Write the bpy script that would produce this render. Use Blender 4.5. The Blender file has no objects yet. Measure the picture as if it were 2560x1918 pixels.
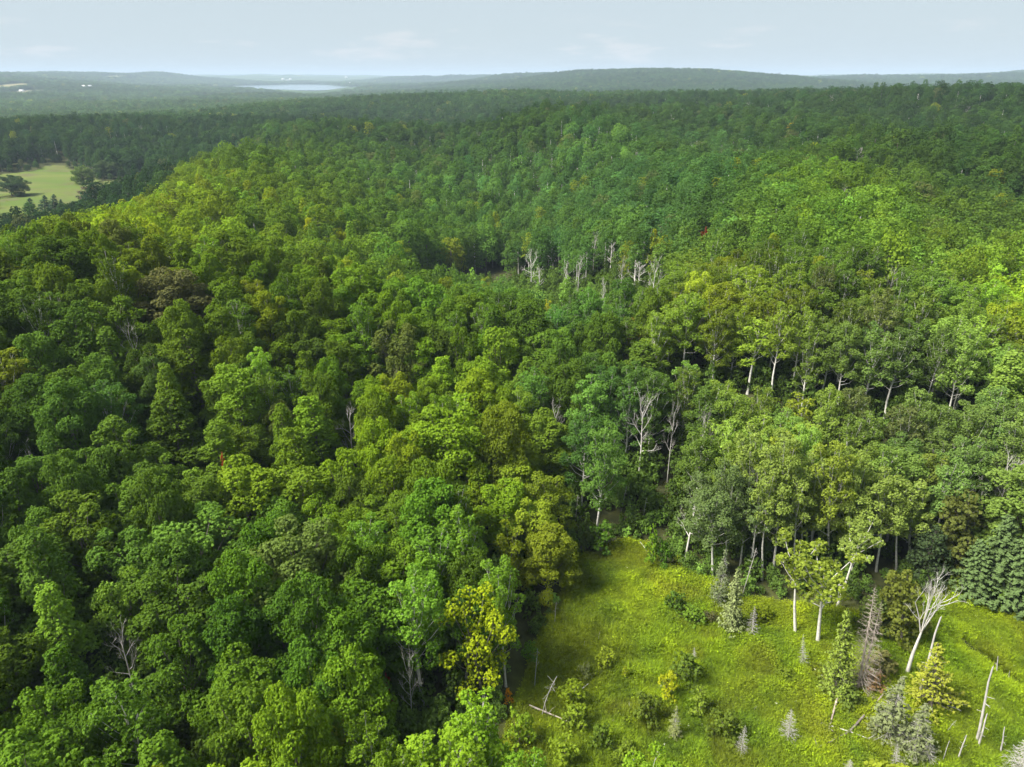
import bpy, math, random
import numpy as np
from mathutils import Vector, Matrix

random.seed(7)
RNG = np.random.default_rng(7)
SC = bpy.context.scene
COL = SC.collection
R = math.radians

# ------------------------------------------------------------------ camera
CAM_H = 80.0
PITCH = R(23.44)
FPX, CU, CV = 1776.0, 1280.0, 959.0          # focal length and centre in photograph pixels
cam_d = bpy.data.cameras.new("camera")
cam = bpy.data.objects.new("camera", cam_d)
COL.objects.link(cam)
cam.location = (0, 0, CAM_H)
cam.rotation_euler = (R(90) - PITCH, 0, 0)
cam_d.sensor_fit = 'HORIZONTAL'
cam_d.sensor_width = 36.0
cam_d.lens = 36.0 * FPX / 2560.0
cam_d.clip_start = 0.5
cam_d.clip_end = 120000
SC.camera = cam

# ------------------------------------------------------------------ sky, sun, exposure
SUN_EL, SUN_AZ = R(51), R(-108)              # azimuth from +Y towards +X: the sun stands to the left
world = bpy.data.worlds.new("World")
SC.world = world
world.use_nodes = True
wn, wl = world.node_tree.nodes, world.node_tree.links
wn.clear()
w_out = wn.new('ShaderNodeOutputWorld')
w_bg = wn.new('ShaderNodeBackground')
w_sky = wn.new('ShaderNodeTexSky')
w_sky.sky_type = 'NISHITA'
w_sky.sun_disc = False
w_sky.sun_elevation = SUN_EL
w_sky.sun_rotation = SUN_AZ
w_sky.air_density = 1.0
w_sky.dust_density = 1.0
w_sky.ozone_density = 1.0
# thin high veil and small distant cumulus
w_tc = wn.new('ShaderNodeTexCoord')
w_sep = wn.new('ShaderNodeSeparateXYZ'); wl.new(w_tc.outputs['Generated'], w_sep.inputs[0])
w_map = wn.new('ShaderNodeMapping'); wl.new(w_tc.outputs['Generated'], w_map.inputs[0])
w_map.inputs['Scale'].default_value = (1, 1, 5.0)
w_n1 = wn.new('ShaderNodeTexNoise'); wl.new(w_map.outputs[0], w_n1.inputs['Vector'])
w_n1.inputs['Scale'].default_value = 3.2; w_n1.inputs['Detail'].default_value = 5; w_n1.inputs['Roughness'].default_value = .55
w_r1 = wn.new('ShaderNodeMapRange'); wl.new(w_n1.outputs['Fac'], w_r1.inputs[0])
w_r1.inputs[1].default_value = .35; w_r1.inputs[2].default_value = .75
w_r1.inputs[3].default_value = .89; w_r1.inputs[4].default_value = .97
w_mix1 = wn.new('ShaderNodeMix'); w_mix1.data_type = 'RGBA'
wl.new(w_r1.outputs[0], w_mix1.inputs['Factor'])
wl.new(w_sky.outputs[0], w_mix1.inputs['A'])
VEIL = (4.55, 5.3, 5.75, 1)
w_mix1.inputs['B'].default_value = VEIL
w_n2 = wn.new('ShaderNodeTexNoise'); wl.new(w_map.outputs[0], w_n2.inputs['Vector'])
w_n2.inputs['Scale'].default_value = 8.5; w_n2.inputs['Detail'].default_value = 7; w_n2.inputs['Roughness'].default_value = .6
w_r2 = wn.new('ShaderNodeMapRange'); wl.new(w_n2.outputs['Fac'], w_r2.inputs[0])
w_r2.inputs[1].default_value = .56; w_r2.inputs[2].default_value = .70
w_r2.inputs[3].default_value = 0; w_r2.inputs[4].default_value = .6
w_ra = wn.new('ShaderNodeMapRange'); w_ra.interpolation_type = 'SMOOTHSTEP'; wl.new(w_sep.outputs[2], w_ra.inputs[0])
w_ra.inputs[1].default_value = .002; w_ra.inputs[2].default_value = .02; w_ra.inputs[3].default_value = 0; w_ra.inputs[4].default_value = 1
w_rb = wn.new('ShaderNodeMapRange'); w_rb.interpolation_type = 'SMOOTHSTEP'; wl.new(w_sep.outputs[2], w_rb.inputs[0])
w_rb.inputs[1].default_value = .03; w_rb.inputs[2].default_value = .075; w_rb.inputs[3].default_value = 1; w_rb.inputs[4].default_value = 0
w_m1 = wn.new('ShaderNodeMath'); w_m1.operation = 'MULTIPLY'; wl.new(w_ra.outputs[0], w_m1.inputs[0]); wl.new(w_rb.outputs[0], w_m1.inputs[1])
w_m2 = wn.new('ShaderNodeMath'); w_m2.operation = 'MULTIPLY'; wl.new(w_m1.outputs[0], w_m2.inputs[0]); wl.new(w_r2.outputs[0], w_m2.inputs[1])
w_mix2 = wn.new('ShaderNodeMix'); w_mix2.data_type = 'RGBA'
wl.new(w_m2.outputs[0], w_mix2.inputs['Factor']); wl.new(w_mix1.outputs['Result'], w_mix2.inputs['A'])
w_mix2.inputs['B'].default_value = (6.6, 6.5, 6.6, 1)
wl.new(w_mix2.outputs['Result'], w_bg.inputs['Color'])
w_bg.inputs['Strength'].default_value = 0.05
wl.new(w_bg.outputs[0], w_out.inputs[0])
world.cycles.sampling_method = 'AUTOMATIC'

sun_d = bpy.data.lights.new("sun", 'SUN')
sun = bpy.data.objects.new("sun", sun_d)
COL.objects.link(sun)
sun_d.energy = 5.0
sun_d.angle = R(20.0)
sun_d.color = (1.0, 0.95, 0.86)
to_sun = Vector((math.sin(SUN_AZ) * math.cos(SUN_EL), math.cos(SUN_AZ) * math.cos(SUN_EL), math.sin(SUN_EL)))
sun.rotation_euler = to_sun.to_track_quat('Z', 'Y').to_euler()
sun.location = (-300, 0, 400)

vs = SC.view_settings
vs.view_transform = 'Standard'; vs.look = 'None'; vs.gamma = 1.0; vs.use_curve_mapping = False
vs.exposure = 1.45

SC.render.engine = 'CYCLES'
cy = SC.cycles
cy.max_bounces = 6; cy.diffuse_bounces = 4; cy.glossy_bounces = 2; cy.transmission_bounces = 4
cy.volume_bounces = 0; cy.transparent_max_bounces = 8
cy.use_denoising = True
cy.caustics_reflective = False; cy.caustics_refractive = False
cy.use_adaptive_sampling = True; cy.adaptive_threshold = 0.02
SC.render.use_persistent_data = False

# ------------------------------------------------------------------ helpers: projection
SP, CP = math.sin(PITCH), math.cos(PITCH)

def ray(u, v):
    X = (u - CU) / FPX; Z = -(v - CV) / FPX
    return np.array([X, CP + Z * SP, -SP + Z * CP])

def project(P):
    P = np.asarray(P, float)
    d = P - np.array([0, 0, CAM_H])
    f = d[..., 1] * CP - d[..., 2] * SP
    up = d[..., 1] * SP + d[..., 2] * CP
    f = np.where(f < 1e-3, 1e-3, f)
    return CU + FPX * d[..., 0] / f, CV - FPX * up / f, f

# ------------------------------------------------------------------ terrain heights
COLS = {
 -36: [(1,2),(60,3),(110,8),(160,14),(200,20),(228,21),(290,4),(370,-10),(600,-12),(690,-11),(850,4),(1000,21),(1150,16),(1500,-14),(2500,-25),(4600,-22),(6200,40),(7800,78),(9500,88),(12000,70),(40000,50)],
 -30: [(1,2),(60,3),(110,7),(160,12),(220,17),(265,20),(310,13),(380,-6),(520,-12),(690,-11),(850,4),(1020,21),(1200,10),(1600,-15),(2600,-25),(4600,-24),(6200,36),(7800,72),(9500,82),(12000,70),(40000,50)],
 -22: [(1,2),(60,2),(110,4),(160,7),(250,10),(350,13),(480,20),(560,25),(660,13),(800,-6),(1000,2),(1250,6),(1700,-15),(3000,-25),(5000,-25),(7000,-15),(10000,55),(15000,90),(40000,60)],
 -18: [(1,1),(60,1),(110,3),(160,5),(250,8),(400,14),(600,27),(780,40),(880,38),(1080,8),(1300,-4),(1600,15),(1900,3),(3000,-25),(5000,-25),(7000,-25),(11500,-24),(14000,60),(18000,80),(40000,60)],
 -10: [(1,1),(60,1),(110,2),(160,3),(250,5),(400,9),(600,18),(780,25),(900,18),(1080,-4),(1300,-8),(1700,27),(2100,5),(3000,-22),(5000,-25),(7000,-25),(10000,-22),(13000,20),(17000,70),(40000,60)],
 -5: [(1,0),(60,0),(112,1),(140,1),(180,3),(250,2),(370,6),(480,12),(620,18),(730,19),(850,8),(1000,-4),(1250,-4),(1700,31),(2100,10),(3000,-16),(4500,-12),(6000,0),(9000,0),(14000,40),(40000,60)],
 0: [(1,0),(60,0),(115,0),(130,0),(185,3),(240,-1),(290,-1),(370,6),(480,14),(680,23),(850,14),(1050,8),(1300,18),(1650,31),(2000,14),(3000,-14),(4200,0),(5300,36),(8000,10),(14000,50),(40000,60)],
 6: [(1,0),(60,0),(100,0),(130,0),(185,3),(260,4),(370,7),(480,13),(720,25),(900,20),(1200,26),(1600,31),(2000,12),(3000,-14),(3800,5),(5000,128),(6000,70),(9000,0),(14000,50),(40000,60)],
 14: [(1,0),(60,0),(100,0),(130,0),(165,5),(230,10),(300,9),(380,11),(600,20),(1000,34),(1300,37),(1700,28),(2200,5),(3000,-12),(3800,10),(5200,130),(6500,60),(9000,0),(15000,50),(40000,60)],
 20: [(1,0),(60,0),(95,0),(125,0),(165,7),(230,12),(300,11),(380,13),(600,21),(1000,34),(1300,39),(1700,32),(2300,0),(3000,-15),(4000,0),(5200,34),(7000,20),(10000,0),(16000,50),(40000,60)],
 28: [(1,0),(60,0),(95,0),(125,0),(170,7),(240,13),(320,9),(430,17),(600,27),(800,39),(1000,45),(1300,42),(2000,15),(3000,-10),(6000,0),(12000,60),(16000,90),(40000,60)],
 36: [(1,0),(60,0),(95,0),(125,1),(170,5),(250,9),(330,8),(430,18),(600,32),(800,45),(950,49),(1300,44),(2000,15),(4000,0),(12000,110),(16000,100),(40000,60)],
}
AZS = np.array(sorted(COLS))
LN = np.linspace(0, math.log(42000), 420)
AZF = np.linspace(-44, 44, 353)
colz = np.array([np.interp(LN, np.log([p[0] for p in COLS[a]]), [p[1] for p in COLS[a]]) for a in AZS], float)
TAB = np.array([np.interp(AZF, AZS, colz[:, j]) for j in range(len(LN))]).T      # az x lnr

def blur(A, s, ax):
    n = int(3 * s); k = np.exp(-.5 * (np.arange(-n, n + 1) / s) ** 2); k /= k.sum()
    pad = [(0, 0), (0, 0)]; pad[ax] = (n, n)
    B = np.pad(A, pad, mode='edge')
    return np.apply_along_axis(lambda m: np.convolve(m, k, 'valid'), ax, B)
TAB = blur(blur(TAB, 9, 0), 4.0, 1)
BACK = TAB.mean(0)

def vnoise(x, y, seed=0):
    """smooth value noise, vectorised"""
    xi = np.floor(x).astype(np.int64); yi = np.floor(y).astype(np.int64)
    fx = x - xi; fy = y - yi
    fx = fx * fx * (3 - 2 * fx); fy = fy * fy * (3 - 2 * fy)
    def h(a, b):
        n = (a * 374761393 + b * 668265263 + seed * 1442695041) & 0x7fffffff
        n = ((n ^ (n >> 13)) * 1274126177) & 0x7fffffff
        n = (n ^ (n >> 16)) & 0xffff
        return n / 65535.0
    return (h(xi, yi) * (1 - fx) + h(xi + 1, yi) * fx) * (1 - fy) + (h(xi, yi + 1) * (1 - fx) + h(xi + 1, yi + 1) * fx) * fy

def _pt(r, az): return np.array([r * math.sin(R(az)), r * math.cos(R(az))])
# spurs (+) and hollows (-): polyline of (range, azimuth), width, height
FOLDS = [([(230, 4), (330, 2), (480, -3), (700, -7)], 45, -19), ([(185, 17), (280, 20), (420, 24)], 48, 16), ([(330, 12), (520, 8), (700, 2)], 45, 13),
         ([(360, 24), (480, 16), (640, 12)], 40, -8), ([(430, 36), (560, 26), (760, 19)], 50, 9), ([(620, 30), (760, 22), (900, 14), (1000, 2)], 60, -12),
         ([(950, -13), (1050, -4), (1100, 4)], 75, -8), ([(260, -14), (380, -12), (560, -14)], 42, -7), ([(200, -22), (330, -20), (480, -19)], 42, 9),
         ([(1550, -20), (1650, -8), (1700, 4)], 110, 5), ([(820, 8), (900, 20), (850, 32)], 55, 9), ([(125, -38), (170, -24), (180, -12)], 34, 6)]
def folds(x, y):
    z = np.zeros(np.shape(x))
    for pl, w, h in FOLDS:
        P = [_pt(*p) for p in pl]; best = np.full(np.shape(x), 1e9)
        for a, b in zip(P[:-1], P[1:]):
            d = b - a; t = np.clip(((x - a[0]) * d[0] + (y - a[1]) * d[1]) / (d @ d), 0, 1)
            best = np.minimum(best, (x - a[0] - t * d[0]) ** 2 + (y - a[1] - t * d[1]) ** 2)
        z = z + h * np.exp(-.5 * best / w ** 2)
    return z
FIELD_C = np.array([-425., 655.])
LAKE_C, LAKE_Z = np.array([-2200., 7700.]), -24.0

def ground(x, y):
    x = np.asarray(x, float); y = np.asarray(y, float)
    r = np.maximum(np.hypot(x, y), 1.0)
    az = np.degrees(np.arctan2(x, y))
    a = np.clip((np.clip(az, -44, 44) + 44) / 88 * (len(AZF) - 1), 0, len(AZF) - 1.001)
    t = np.clip(np.log(r) / LN[-1] * (len(LN) - 1), 0, len(LN) - 1.001)
    ai = a.astype(int); ti = t.astype(int); fa = a - ai; ft = t - ti
    z = (TAB[ai, ti] * (1 - fa) + TAB[ai + 1, ti] * fa) * (1 - ft) + (TAB[ai, ti + 1] * (1 - fa) + TAB[ai + 1, ti + 1] * fa) * ft
    zb = BACK[ti] * (1 - ft) + BACK[ti + 1] * ft
    w = np.clip((np.abs(az) - 70) / 60, 0, 1); w = w * w * (3 - 2 * w)
    z = z * (1 - w) + zb * w
    # rolling relief, growing with distance, none on the marsh
    amp = np.clip((r - 150) / 400, 0, 1) * 7.0 + np.clip((r - 2500) / 4000, 0, 1) * 40
    n = (vnoise(x / 140, y / 140, 3) - .5) * np.clip(1.6 - r / 2000, .0, 1) + (vnoise(x / 420, y / 420, 5) - .5) + (vnoise(x / 1500, y / 1500, 9) - .5) * np.clip(r / 4000, 0, 1.6)
    z = z + folds(x, y) * np.clip((r - 110) / 60, 0, 1)
    wf = np.exp(-.5 * (((x - FIELD_C[0]) / 150) ** 2 + ((y - FIELD_C[1]) / 130) ** 2)); wf = np.clip(wf * 1.6, 0, 1)
    z = z * (1 - wf) - 11.0 * wf; amp = amp * (1 - wf)
    d = np.sqrt(((x - LAKE_C[0]) / 1900) ** 2 + ((y - LAKE_C[1]) / 2900) ** 2)
    flat = np.clip((d - .6) / .5, 0, 1)
    z = z + amp * n * flat
    return z * flat + np.minimum(z, LAKE_Z - .5) * (1 - flat)

def g1(x, y):
    return float(ground(np.array([x]), np.array([y]))[0])

def hit(u, v, h=0.0, rmin=20.0):
    """first point where the line of sight meets the ground raised by h"""
    d = ray(u, v); hr = math.hypot(d[0], d[1])
    rr = np.exp(np.linspace(math.log(rmin), math.log(39000), 3000))
    t = rr / hr
    X, Y, Z = d[0] * t, d[1] * t, CAM_H + d[2] * t
    g = ground(X, Y) + h
    k = np.nonzero(Z <= g)[0]
    i = k[0] if len(k) else len(rr) - 1
    return Vector((X[i], Y[i], float(g[i] - h)))

def in_poly(px, py, poly):
    px = np.asarray(px, float); py = np.asarray(py, float)
    res = np.zeros(px.shape, bool)
    n = len(poly)
    for i in range(n):
        x1, y1 = poly[i][0], poly[i][1]; x2, y2 = poly[(i + 1) % n][0], poly[(i + 1) % n][1]
        c = ((y1 > py) != (y2 > py)) & (px < (x2 - x1) * (py - y1) / ((y2 - y1) if y2 != y1 else 1e-9) + x1)
        res ^= c
    return res

def poly_dist(px, py, poly):
    px = np.asarray(px, float); py = np.asarray(py, float)
    best = np.full(px.shape, 1e9)
    n = len(poly)
    for i in range(n):
        x1, y1 = poly[i][0], poly[i][1]; x2, y2 = poly[(i + 1) % n][0], poly[(i + 1) % n][1]
        dx, dy = x2 - x1, y2 - y1
        t = np.clip(((px - x1) * dx + (py - y1) * dy) / (dx * dx + dy * dy + 1e-9), 0, 1)
        best = np.minimum(best, np.hypot(px - x1 - t * dx, py - y1 - t * dy))
    return best

S_ = 2560 / 2212.0
MEADOW_PX = [(1060,1900),(1075,1657),(1100,1560),(1130,1480),(1158,1400),(1195,1310),(1232,1255),(1258,1205),(1310,1190),(1350,1172),(1400,1182),(1430,1222),(1500,1242),(1550,1262),
             (1600,1292),(1700,1305),(1800,1320),(1900,1322),(2010,1280),(2050,1262),(2110,1290),(2170,1330),(2250,1340),(2500,1420),(2500,1900)]
MEADOW = [tuple(hit(a * S_, b * S_))[:2] for a, b in MEADOW_PX]
FIELD_PX = [(-60,462),(0,438),(60,432),(120,422),(165,420),(205,432),(250,456),(310,452),(350,450),(345,462),(275,474),(240,496),(190,525),(150,550),(60,565),(-60,575)]
def field_pt(u, v):
    d = ray(u, v); t = (CAM_H + 11.0) / -d[2]
    return (d[0] * t, d[1] * t)
FIELD = [field_pt(a, b) for a, b in FIELD_PX]

FIELD_LOW = [field_pt(a, b) for a, b in [(-60,440),(165,412),(260,440),(380,432),(385,475),(310,505),(260,545),(150,600),(-60,640)]]

# ------------------------------------------------------------------ mesh helpers
def mesh_np(name, V, F, mats=None, smooth=False, attrs=None, fmat=None):
    """V (n,3), F (m,3|4) int array (or list of arrays of different widths)"""
    me = bpy.data.meshes.new(name)
    Fs = F if isinstance(F, list) else [F]
    Fs = [np.asarray(f, np.int32) for f in Fs if len(f)]
    V = np.asarray(V, np.float32)
    me.vertices.add(len(V)); me.vertices.foreach_set('co', V.ravel())
    nl = sum(f.size for f in Fs); npol = sum(len(f) for f in Fs)
    me.loops.add(nl); me.loops.foreach_set('vertex_index', np.concatenate([f.ravel() for f in Fs]))
    tot = np.concatenate([np.full(len(f), f.shape[1], np.int32) for f in Fs])
    st = np.concatenate([[0], np.cumsum(tot)[:-1]]).astype(np.int32)
    me.polygons.add(npol); me.polygons.foreach_set('loop_start', st)
    if smooth: me.polygons.foreach_set('use_smooth', np.ones(npol, bool))
    if fmat is not None: me.polygons.foreach_set('material_index', np.asarray(fmat, np.int32))
    for k, arr in (attrs or {}).items():
        arr = np.asarray(arr, np.float32)
        if arr.ndim == 1:
            a = me.attributes.new(k, 'FLOAT', 'POINT'); a.data.foreach_set('value', arr)
        else:
            a = me.attributes.new(k, 'FLOAT_COLOR', 'POINT')
            c = np.ones((len(arr), 4), np.float32); c[:, :arr.shape[1]] = arr
            a.data.foreach_set('color', c.ravel())
    for m in (mats or []): me.materials.append(m)
    me.update(calc_edges=True)
    return me

def unit(a):
    return a / np.maximum(np.linalg.norm(a, axis=-1, keepdims=True), 1e-9)

class Tubes:
    def __init__(s, sides=5): s.V = []; s.F = []; s.n = 0; s.sides = sides
    def add(s, pts, rad, sides=None):
        k = sides or s.sides
        pts = np.asarray(pts, float); m = len(pts)
        rad = np.broadcast_to(np.asarray(rad, float), (m,))
        tg = np.gradient(pts, axis=0); tg = unit(tg)
        ref = np.where(np.abs(tg[:, 2:3]) > .9, np.array([[1., 0, 0]]), np.array([[0, 0, 1.]]))
        a = unit(np.cross(tg, ref)); b = np.cross(tg, a)
        for i in range(1, m):
            if np.dot(a[i], a[i - 1]) < 0: a[i] *= -1; b[i] *= -1
        th = np.arange(k) * 2 * math.pi / k
        ring = pts[:, None, :] + rad[:, None, None] * (np.cos(th)[None, :, None] * a[:, None, :] + np.sin(th)[None, :, None] * b[:, None, :])
        s.V.append(ring.reshape(-1, 3))
        i = np.arange(m - 1)[:, None] * k; j = np.arange(k)[None, :]; j2 = (np.arange(k) + 1) % k
        q = np.stack([i + j, i + j2[None], i + k + j2[None], i + k + j], -1).reshape(-1, 4) + s.n
        s.F.append(q); s.n += m * k
    def mesh(s, name, mat):
        return mesh_np(name, np.concatenate(s.V), np.concatenate(s.F), [mat], smooth=True)

def leaf_cards(rng, C, N, size, per, spread=.45, tilt=.36, up=.25, aspect=.75):
    """leaf bunches: per small quads fanned over each tuft centre C with outward normal N"""
    n = len(C) * per
    c = np.repeat(C, per, 0); nr = np.repeat(N, per, 0)
    d = unit(nr + rng.normal(0, .5, (n, 3)))
    sz = (np.repeat(np.broadcast_to(size, (len(C),)), per) * rng.uniform(.7, 1.25, n))[:, None]
    pos = c + d * sz * spread * rng.uniform(.3, 1.3, (n, 1))
    nn = unit(d + rng.normal(0, tilt, (n, 3)) + np.array([0, 0, up]))
    t = unit(np.cross(nn, unit(rng.normal(0, 1, (n, 3)))))
    b = np.cross(nn, t)
    hs = sz * .5
    bend = nn * sz * .14
    v0 = pos - t * hs - bend; v1 = pos + b * hs * aspect; v2 = pos + t * hs - bend; v3 = pos - b * hs * aspect
    V = np.stack([v0, v1, v2, v3], 1).reshape(-1, 3)
    F = np.arange(n * 4).reshape(-1, 4)
    lv = np.repeat(np.repeat(rng.uniform(0, 1, len(C)), per) * .6 + rng.uniform(0, 1, n) * .4, 4)
    return V, F, lv

# ------------------------------------------------------------------ materials
def new_mat(name):
    m = bpy.data.materials.new(name); m.use_nodes = True
    nt = m.node_tree; nt.nodes.clear()
    out = nt.nodes.new('ShaderNodeOutputMaterial')
    return m, nt.nodes, nt.links, out

def mix_col(N, L, fac, a, b, blend='MIX'):
    n = N.new('ShaderNodeMix'); n.data_type = 'RGBA'; n.blend_type = blend
    for s, v in (('Factor', fac), ('A', a), ('B', b)):
        if hasattr(v, 'links') or hasattr(v, 'is_linked'): L.new(v, n.inputs[s])
        elif s == 'Factor': n.inputs[s].default_value = v
        else: n.inputs[s].default_value = (*v[:3], 1)
    return n.outputs['Result']

TINT_GAIN = 1.84
def leaf_material(name, transl=.50, gloss=.0, rough=.5):
    """leaf colour comes from each plant's own 'tint'; every bunch varies a little round it"""
    m, N, L, out = new_mat(name)
    at = N.new('ShaderNodeAttribute'); at.attribute_type = 'INSTANCER'; at.attribute_name = 'tint'
    lv = N.new('ShaderNodeAttribute'); lv.attribute_name = 'lv'
    mr = N.new('ShaderNodeMapRange'); L.new(lv.outputs['Fac'], mr.inputs[0])
    mr.inputs[3].default_value = .84 * TINT_GAIN; mr.inputs[4].default_value = 1.16 * TINT_GAIN
    sc = N.new('ShaderNodeVectorMath'); sc.operation = 'SCALE'
    L.new(at.outputs['Color'], sc.inputs[0]); L.new(mr.outputs[0], sc.inputs['Scale'])
    dif = N.new('ShaderNodeBsdfDiffuse'); tr = N.new('ShaderNodeBsdfTranslucent'); gl = N.new('ShaderNodeBsdfGlossy')
    L.new(sc.outputs[0], dif.inputs['Color'])
    tc = mix_col(N, L, 1.0, sc.outputs[0], (1.1, 1.08, .6), 'MULTIPLY'); L.new(tc, tr.inputs['Color'])
    if gloss <= 0: N.remove(gl)
    else:
        gl.inputs['Roughness'].default_value = rough; gl.inputs['Color'].default_value = (.6, .7, .5, 1)
    s1 = N.new('ShaderNodeMixShader'); s1.inputs[0].default_value = transl
    L.new(dif.outputs[0], s1.inputs[1]); L.new(tr.outputs[0], s1.inputs[2])
    if gloss <= 0:
        L.new(s1.outputs[0], out.inputs['Surface'])
        return m
    s2 = N.new('ShaderNodeMixShader'); s2.inputs[0].default_value = gloss
    L.new(s1.outputs[0], s2.inputs[1]); L.new(gl.outputs[0], s2.inputs[2])
    L.new(s2.outputs[0], out.inputs['Surface'])
    return m

def bark_material(name, c1, c2, scale=3.0, bands=0.0):
    m, N, L, out = new_mat(name)
    tc = N.new('ShaderNodeTexCoord')
    mp = N.new('ShaderNodeMapping'); L.new(tc.outputs['Object'], mp.inputs[0])
    mp.inputs['Scale'].default_value = (1, 1, .35 if not bands else 1.6)
    no = N.new('ShaderNodeTexNoise'); no.inputs['Scale'].default_value = scale; no.inputs['Detail'].default_value = 4
    L.new(mp.outputs[0], no.inputs['Vector'])
    mr = N.new('ShaderNodeMapRange'); L.new(no.outputs['Fac'], mr.inputs[0])
    mr.inputs[1].default_value = .38; mr.inputs[2].default_value = .62
    col = mix_col(N, L, mr.outputs[0], c1, c2)
    bs = N.new('ShaderNodeBsdfPrincipled'); L.new(col, bs.inputs['Base Color'])
    bs.inputs['Roughness'].default_value = .85
    bp = N.new('ShaderNodeBump'); bp.inputs['Strength'].default_value = .5; bp.inputs['Distance'].default_value = .03
    L.new(no.outputs['Fac'], bp.inputs['Height']); L.new(bp.outputs[0], bs.inputs['Normal'])
    L.new(bs.outputs[0], out.inputs['Surface'])
    return m

M_LEAF = leaf_material('leaves')
M_NEEDLE = leaf_material('needles', transl=.15, gloss=.0)
M_GRASS = leaf_material('marsh_grass', transl=.35, gloss=.0)
M_BARK = bark_material('grey_brown_bark', (.10, .085, .068), (.19, .17, .145))
M_ASPEN = bark_material('pale_aspen_bark', (.40, .39, .35), (.58, .56, .51), 2.0, 1)
M_DEAD = bark_material('weathered_dead_wood', (.38, .36, .33), (.56, .54, .50), 2.5)
M_DEADG = bark_material('grey_dead_twigs', (.29, .275, .25), (.44, .42, .39), 2.5)
M_DEADB = bark_material('brownish_dead_wood', (.24, .195, .155), (.40, .35, .30), 2.5)

def simple_mat(name, col, rough=.8):
    m, N, L, out = new_mat(name)
    b = N.new('ShaderNodeBsdfPrincipled'); b.inputs['Roughness'].default_value = rough
    tc = N.new('ShaderNodeTexCoord'); no = N.new('ShaderNodeTexNoise'); no.inputs['Scale'].default_value = .8
    L.new(tc.outputs['Object'], no.inputs['Vector'])
    c = mix_col(N, L, no.outputs['Fac'], tuple(x * .85 for x in col), tuple(min(1, x * 1.12) for x in col))
    L.new(c, b.inputs['Base Color']); L.new(b.outputs[0], out.inputs['Surface'])
    return m

# ------------------------------------------------------------------ terrain mesh
def smooth01(a): a = np.clip(a, 0, 1); return a * a * (3 - 2 * a)

def build_terrain():
    az = np.concatenate([np.linspace(-180, -56, 26)[:-1], np.linspace(-56, 56, 470), np.linspace(56, 180, 26)[1:-1]])
    rr = np.concatenate([[6, 14, 22], np.exp(np.linspace(math.log(30), math.log(40000), 330))])
    A, Rr = np.meshgrid(np.radians(az), rr, indexing='ij')
    X, Y = Rr * np.sin(A), Rr * np.cos(A)
    Z = ground(X, Y)
    na, nr = A.shape
    V = np.stack([X, Y, Z], -1).reshape(-1, 3)
    i = np.arange(na)[:, None]; j = np.arange(nr - 1)[None]; i2 = (i + 1) % na
    Q = np.stack([i * nr + j, i * nr + j + 1, i2 * nr + j + 1, i2 * nr + j], -1).reshape(-1, 4)
    V = np.vstack([V, [[0, 0, g1(0, 1)]]]); c = len(V) - 1
    global Z_MIN, Z_MAX
    Z_MIN, Z_MAX = float(V[:, 2].min()), float(V[:, 2].max())
    T = np.stack([np.full(na, c), np.arange(na) * nr, ((np.arange(na) + 1) % na) * nr], -1)
    # what covers the ground: 0 leaf litter under the forest, 1 marsh meadow ; far = woodland too small to tell apart
    x, y = V[:, 0], V[:, 1]; r = np.hypot(x, y)
    inside = in_poly(x, y, MEADOW); dd = poly_dist(x, y, MEADOW)
    near = r < 400
    mead = np.where(near, np.where(inside, smooth01(.5 + dd / 6), smooth01(.5 - dd / 6)), 0)
    far = smooth01((r - 2200) / 2500)
    return mesh_np('ground', V, [Q, T], [M_GROUND], smooth=True, attrs={'mead': mead, 'far': far})

def ground_material():
    m, N, L, out = new_mat('forest_floor_and_marsh')
    tc = N.new('ShaderNodeTexCoord')
    def noise(scale, det=5, rough=.6):
        n = N.new('ShaderNodeTexNoise'); n.inputs['Scale'].default_value = scale; n.inputs['Detail'].default_value = det; n.inputs['Roughness'].default_value = rough
        L.new(tc.outputs['Object'], n.inputs['Vector']); return n.outputs['Fac']
    def rng(f, a, b):
        r = N.new('ShaderNodeMapRange'); L.new(f, r.inputs[0]); r.inputs[1].default_value = a; r.inputs[2].default_value = b; return r.outputs[0]
    floor = mix_col(N, L, rng(noise(.6), .35, .65), (.030, .035, .014), (.055, .060, .020))
    mea = mix_col(N, L, rng(noise(.09), .35, .65), (.060, .085, .010), (.105, .125, .012))
    mea = mix_col(N, L, rng(noise(1.6), .35, .7), mea, (.045, .05, .014))
    wood = mix_col(N, L, rng(noise(.0022, 8, .62), .40, .60), (.028, .055, .022), (.060, .100, .030))
    wood = mix_col(N, L, rng(noise(.0009, 4), .64, .70), wood, (.17, .17, .07))
    am = N.new('ShaderNodeAttribute'); am.attribute_name = 'mead'
    af = N.new('ShaderNodeAttribute'); af.attribute_name = 'far'
    c = mix_col(N, L, am.outputs['Fac'], floor, mea)
    c = mix_col(N, L, af.outputs['Fac'], c, wood)
    b = N.new('ShaderNodeBsdfPrincipled'); b.inputs['Roughness'].default_value = .95
    b.inputs['Specular IOR Level'].default_value = .1
    L.new(c, b.inputs['Base Color'])
    bp = N.new('ShaderNodeBump'); bp.inputs['Strength'].default_value = .8; bp.inputs['Distance'].default_value = 12
    h = noise(.02, 6, .7)
    hm = N.new('ShaderNodeMath'); hm.operation = 'MULTIPLY'; L.new(h, hm.inputs[0]); L.new(af.outputs['Fac'], hm.inputs[1])
    L.new(hm.outputs[0], bp.inputs['Height']); L.new(bp.outputs[0], b.inputs['Normal'])
    L.new(b.outputs[0], out.inputs['Surface'])
    return m
M_GROUND = ground_material()

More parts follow.
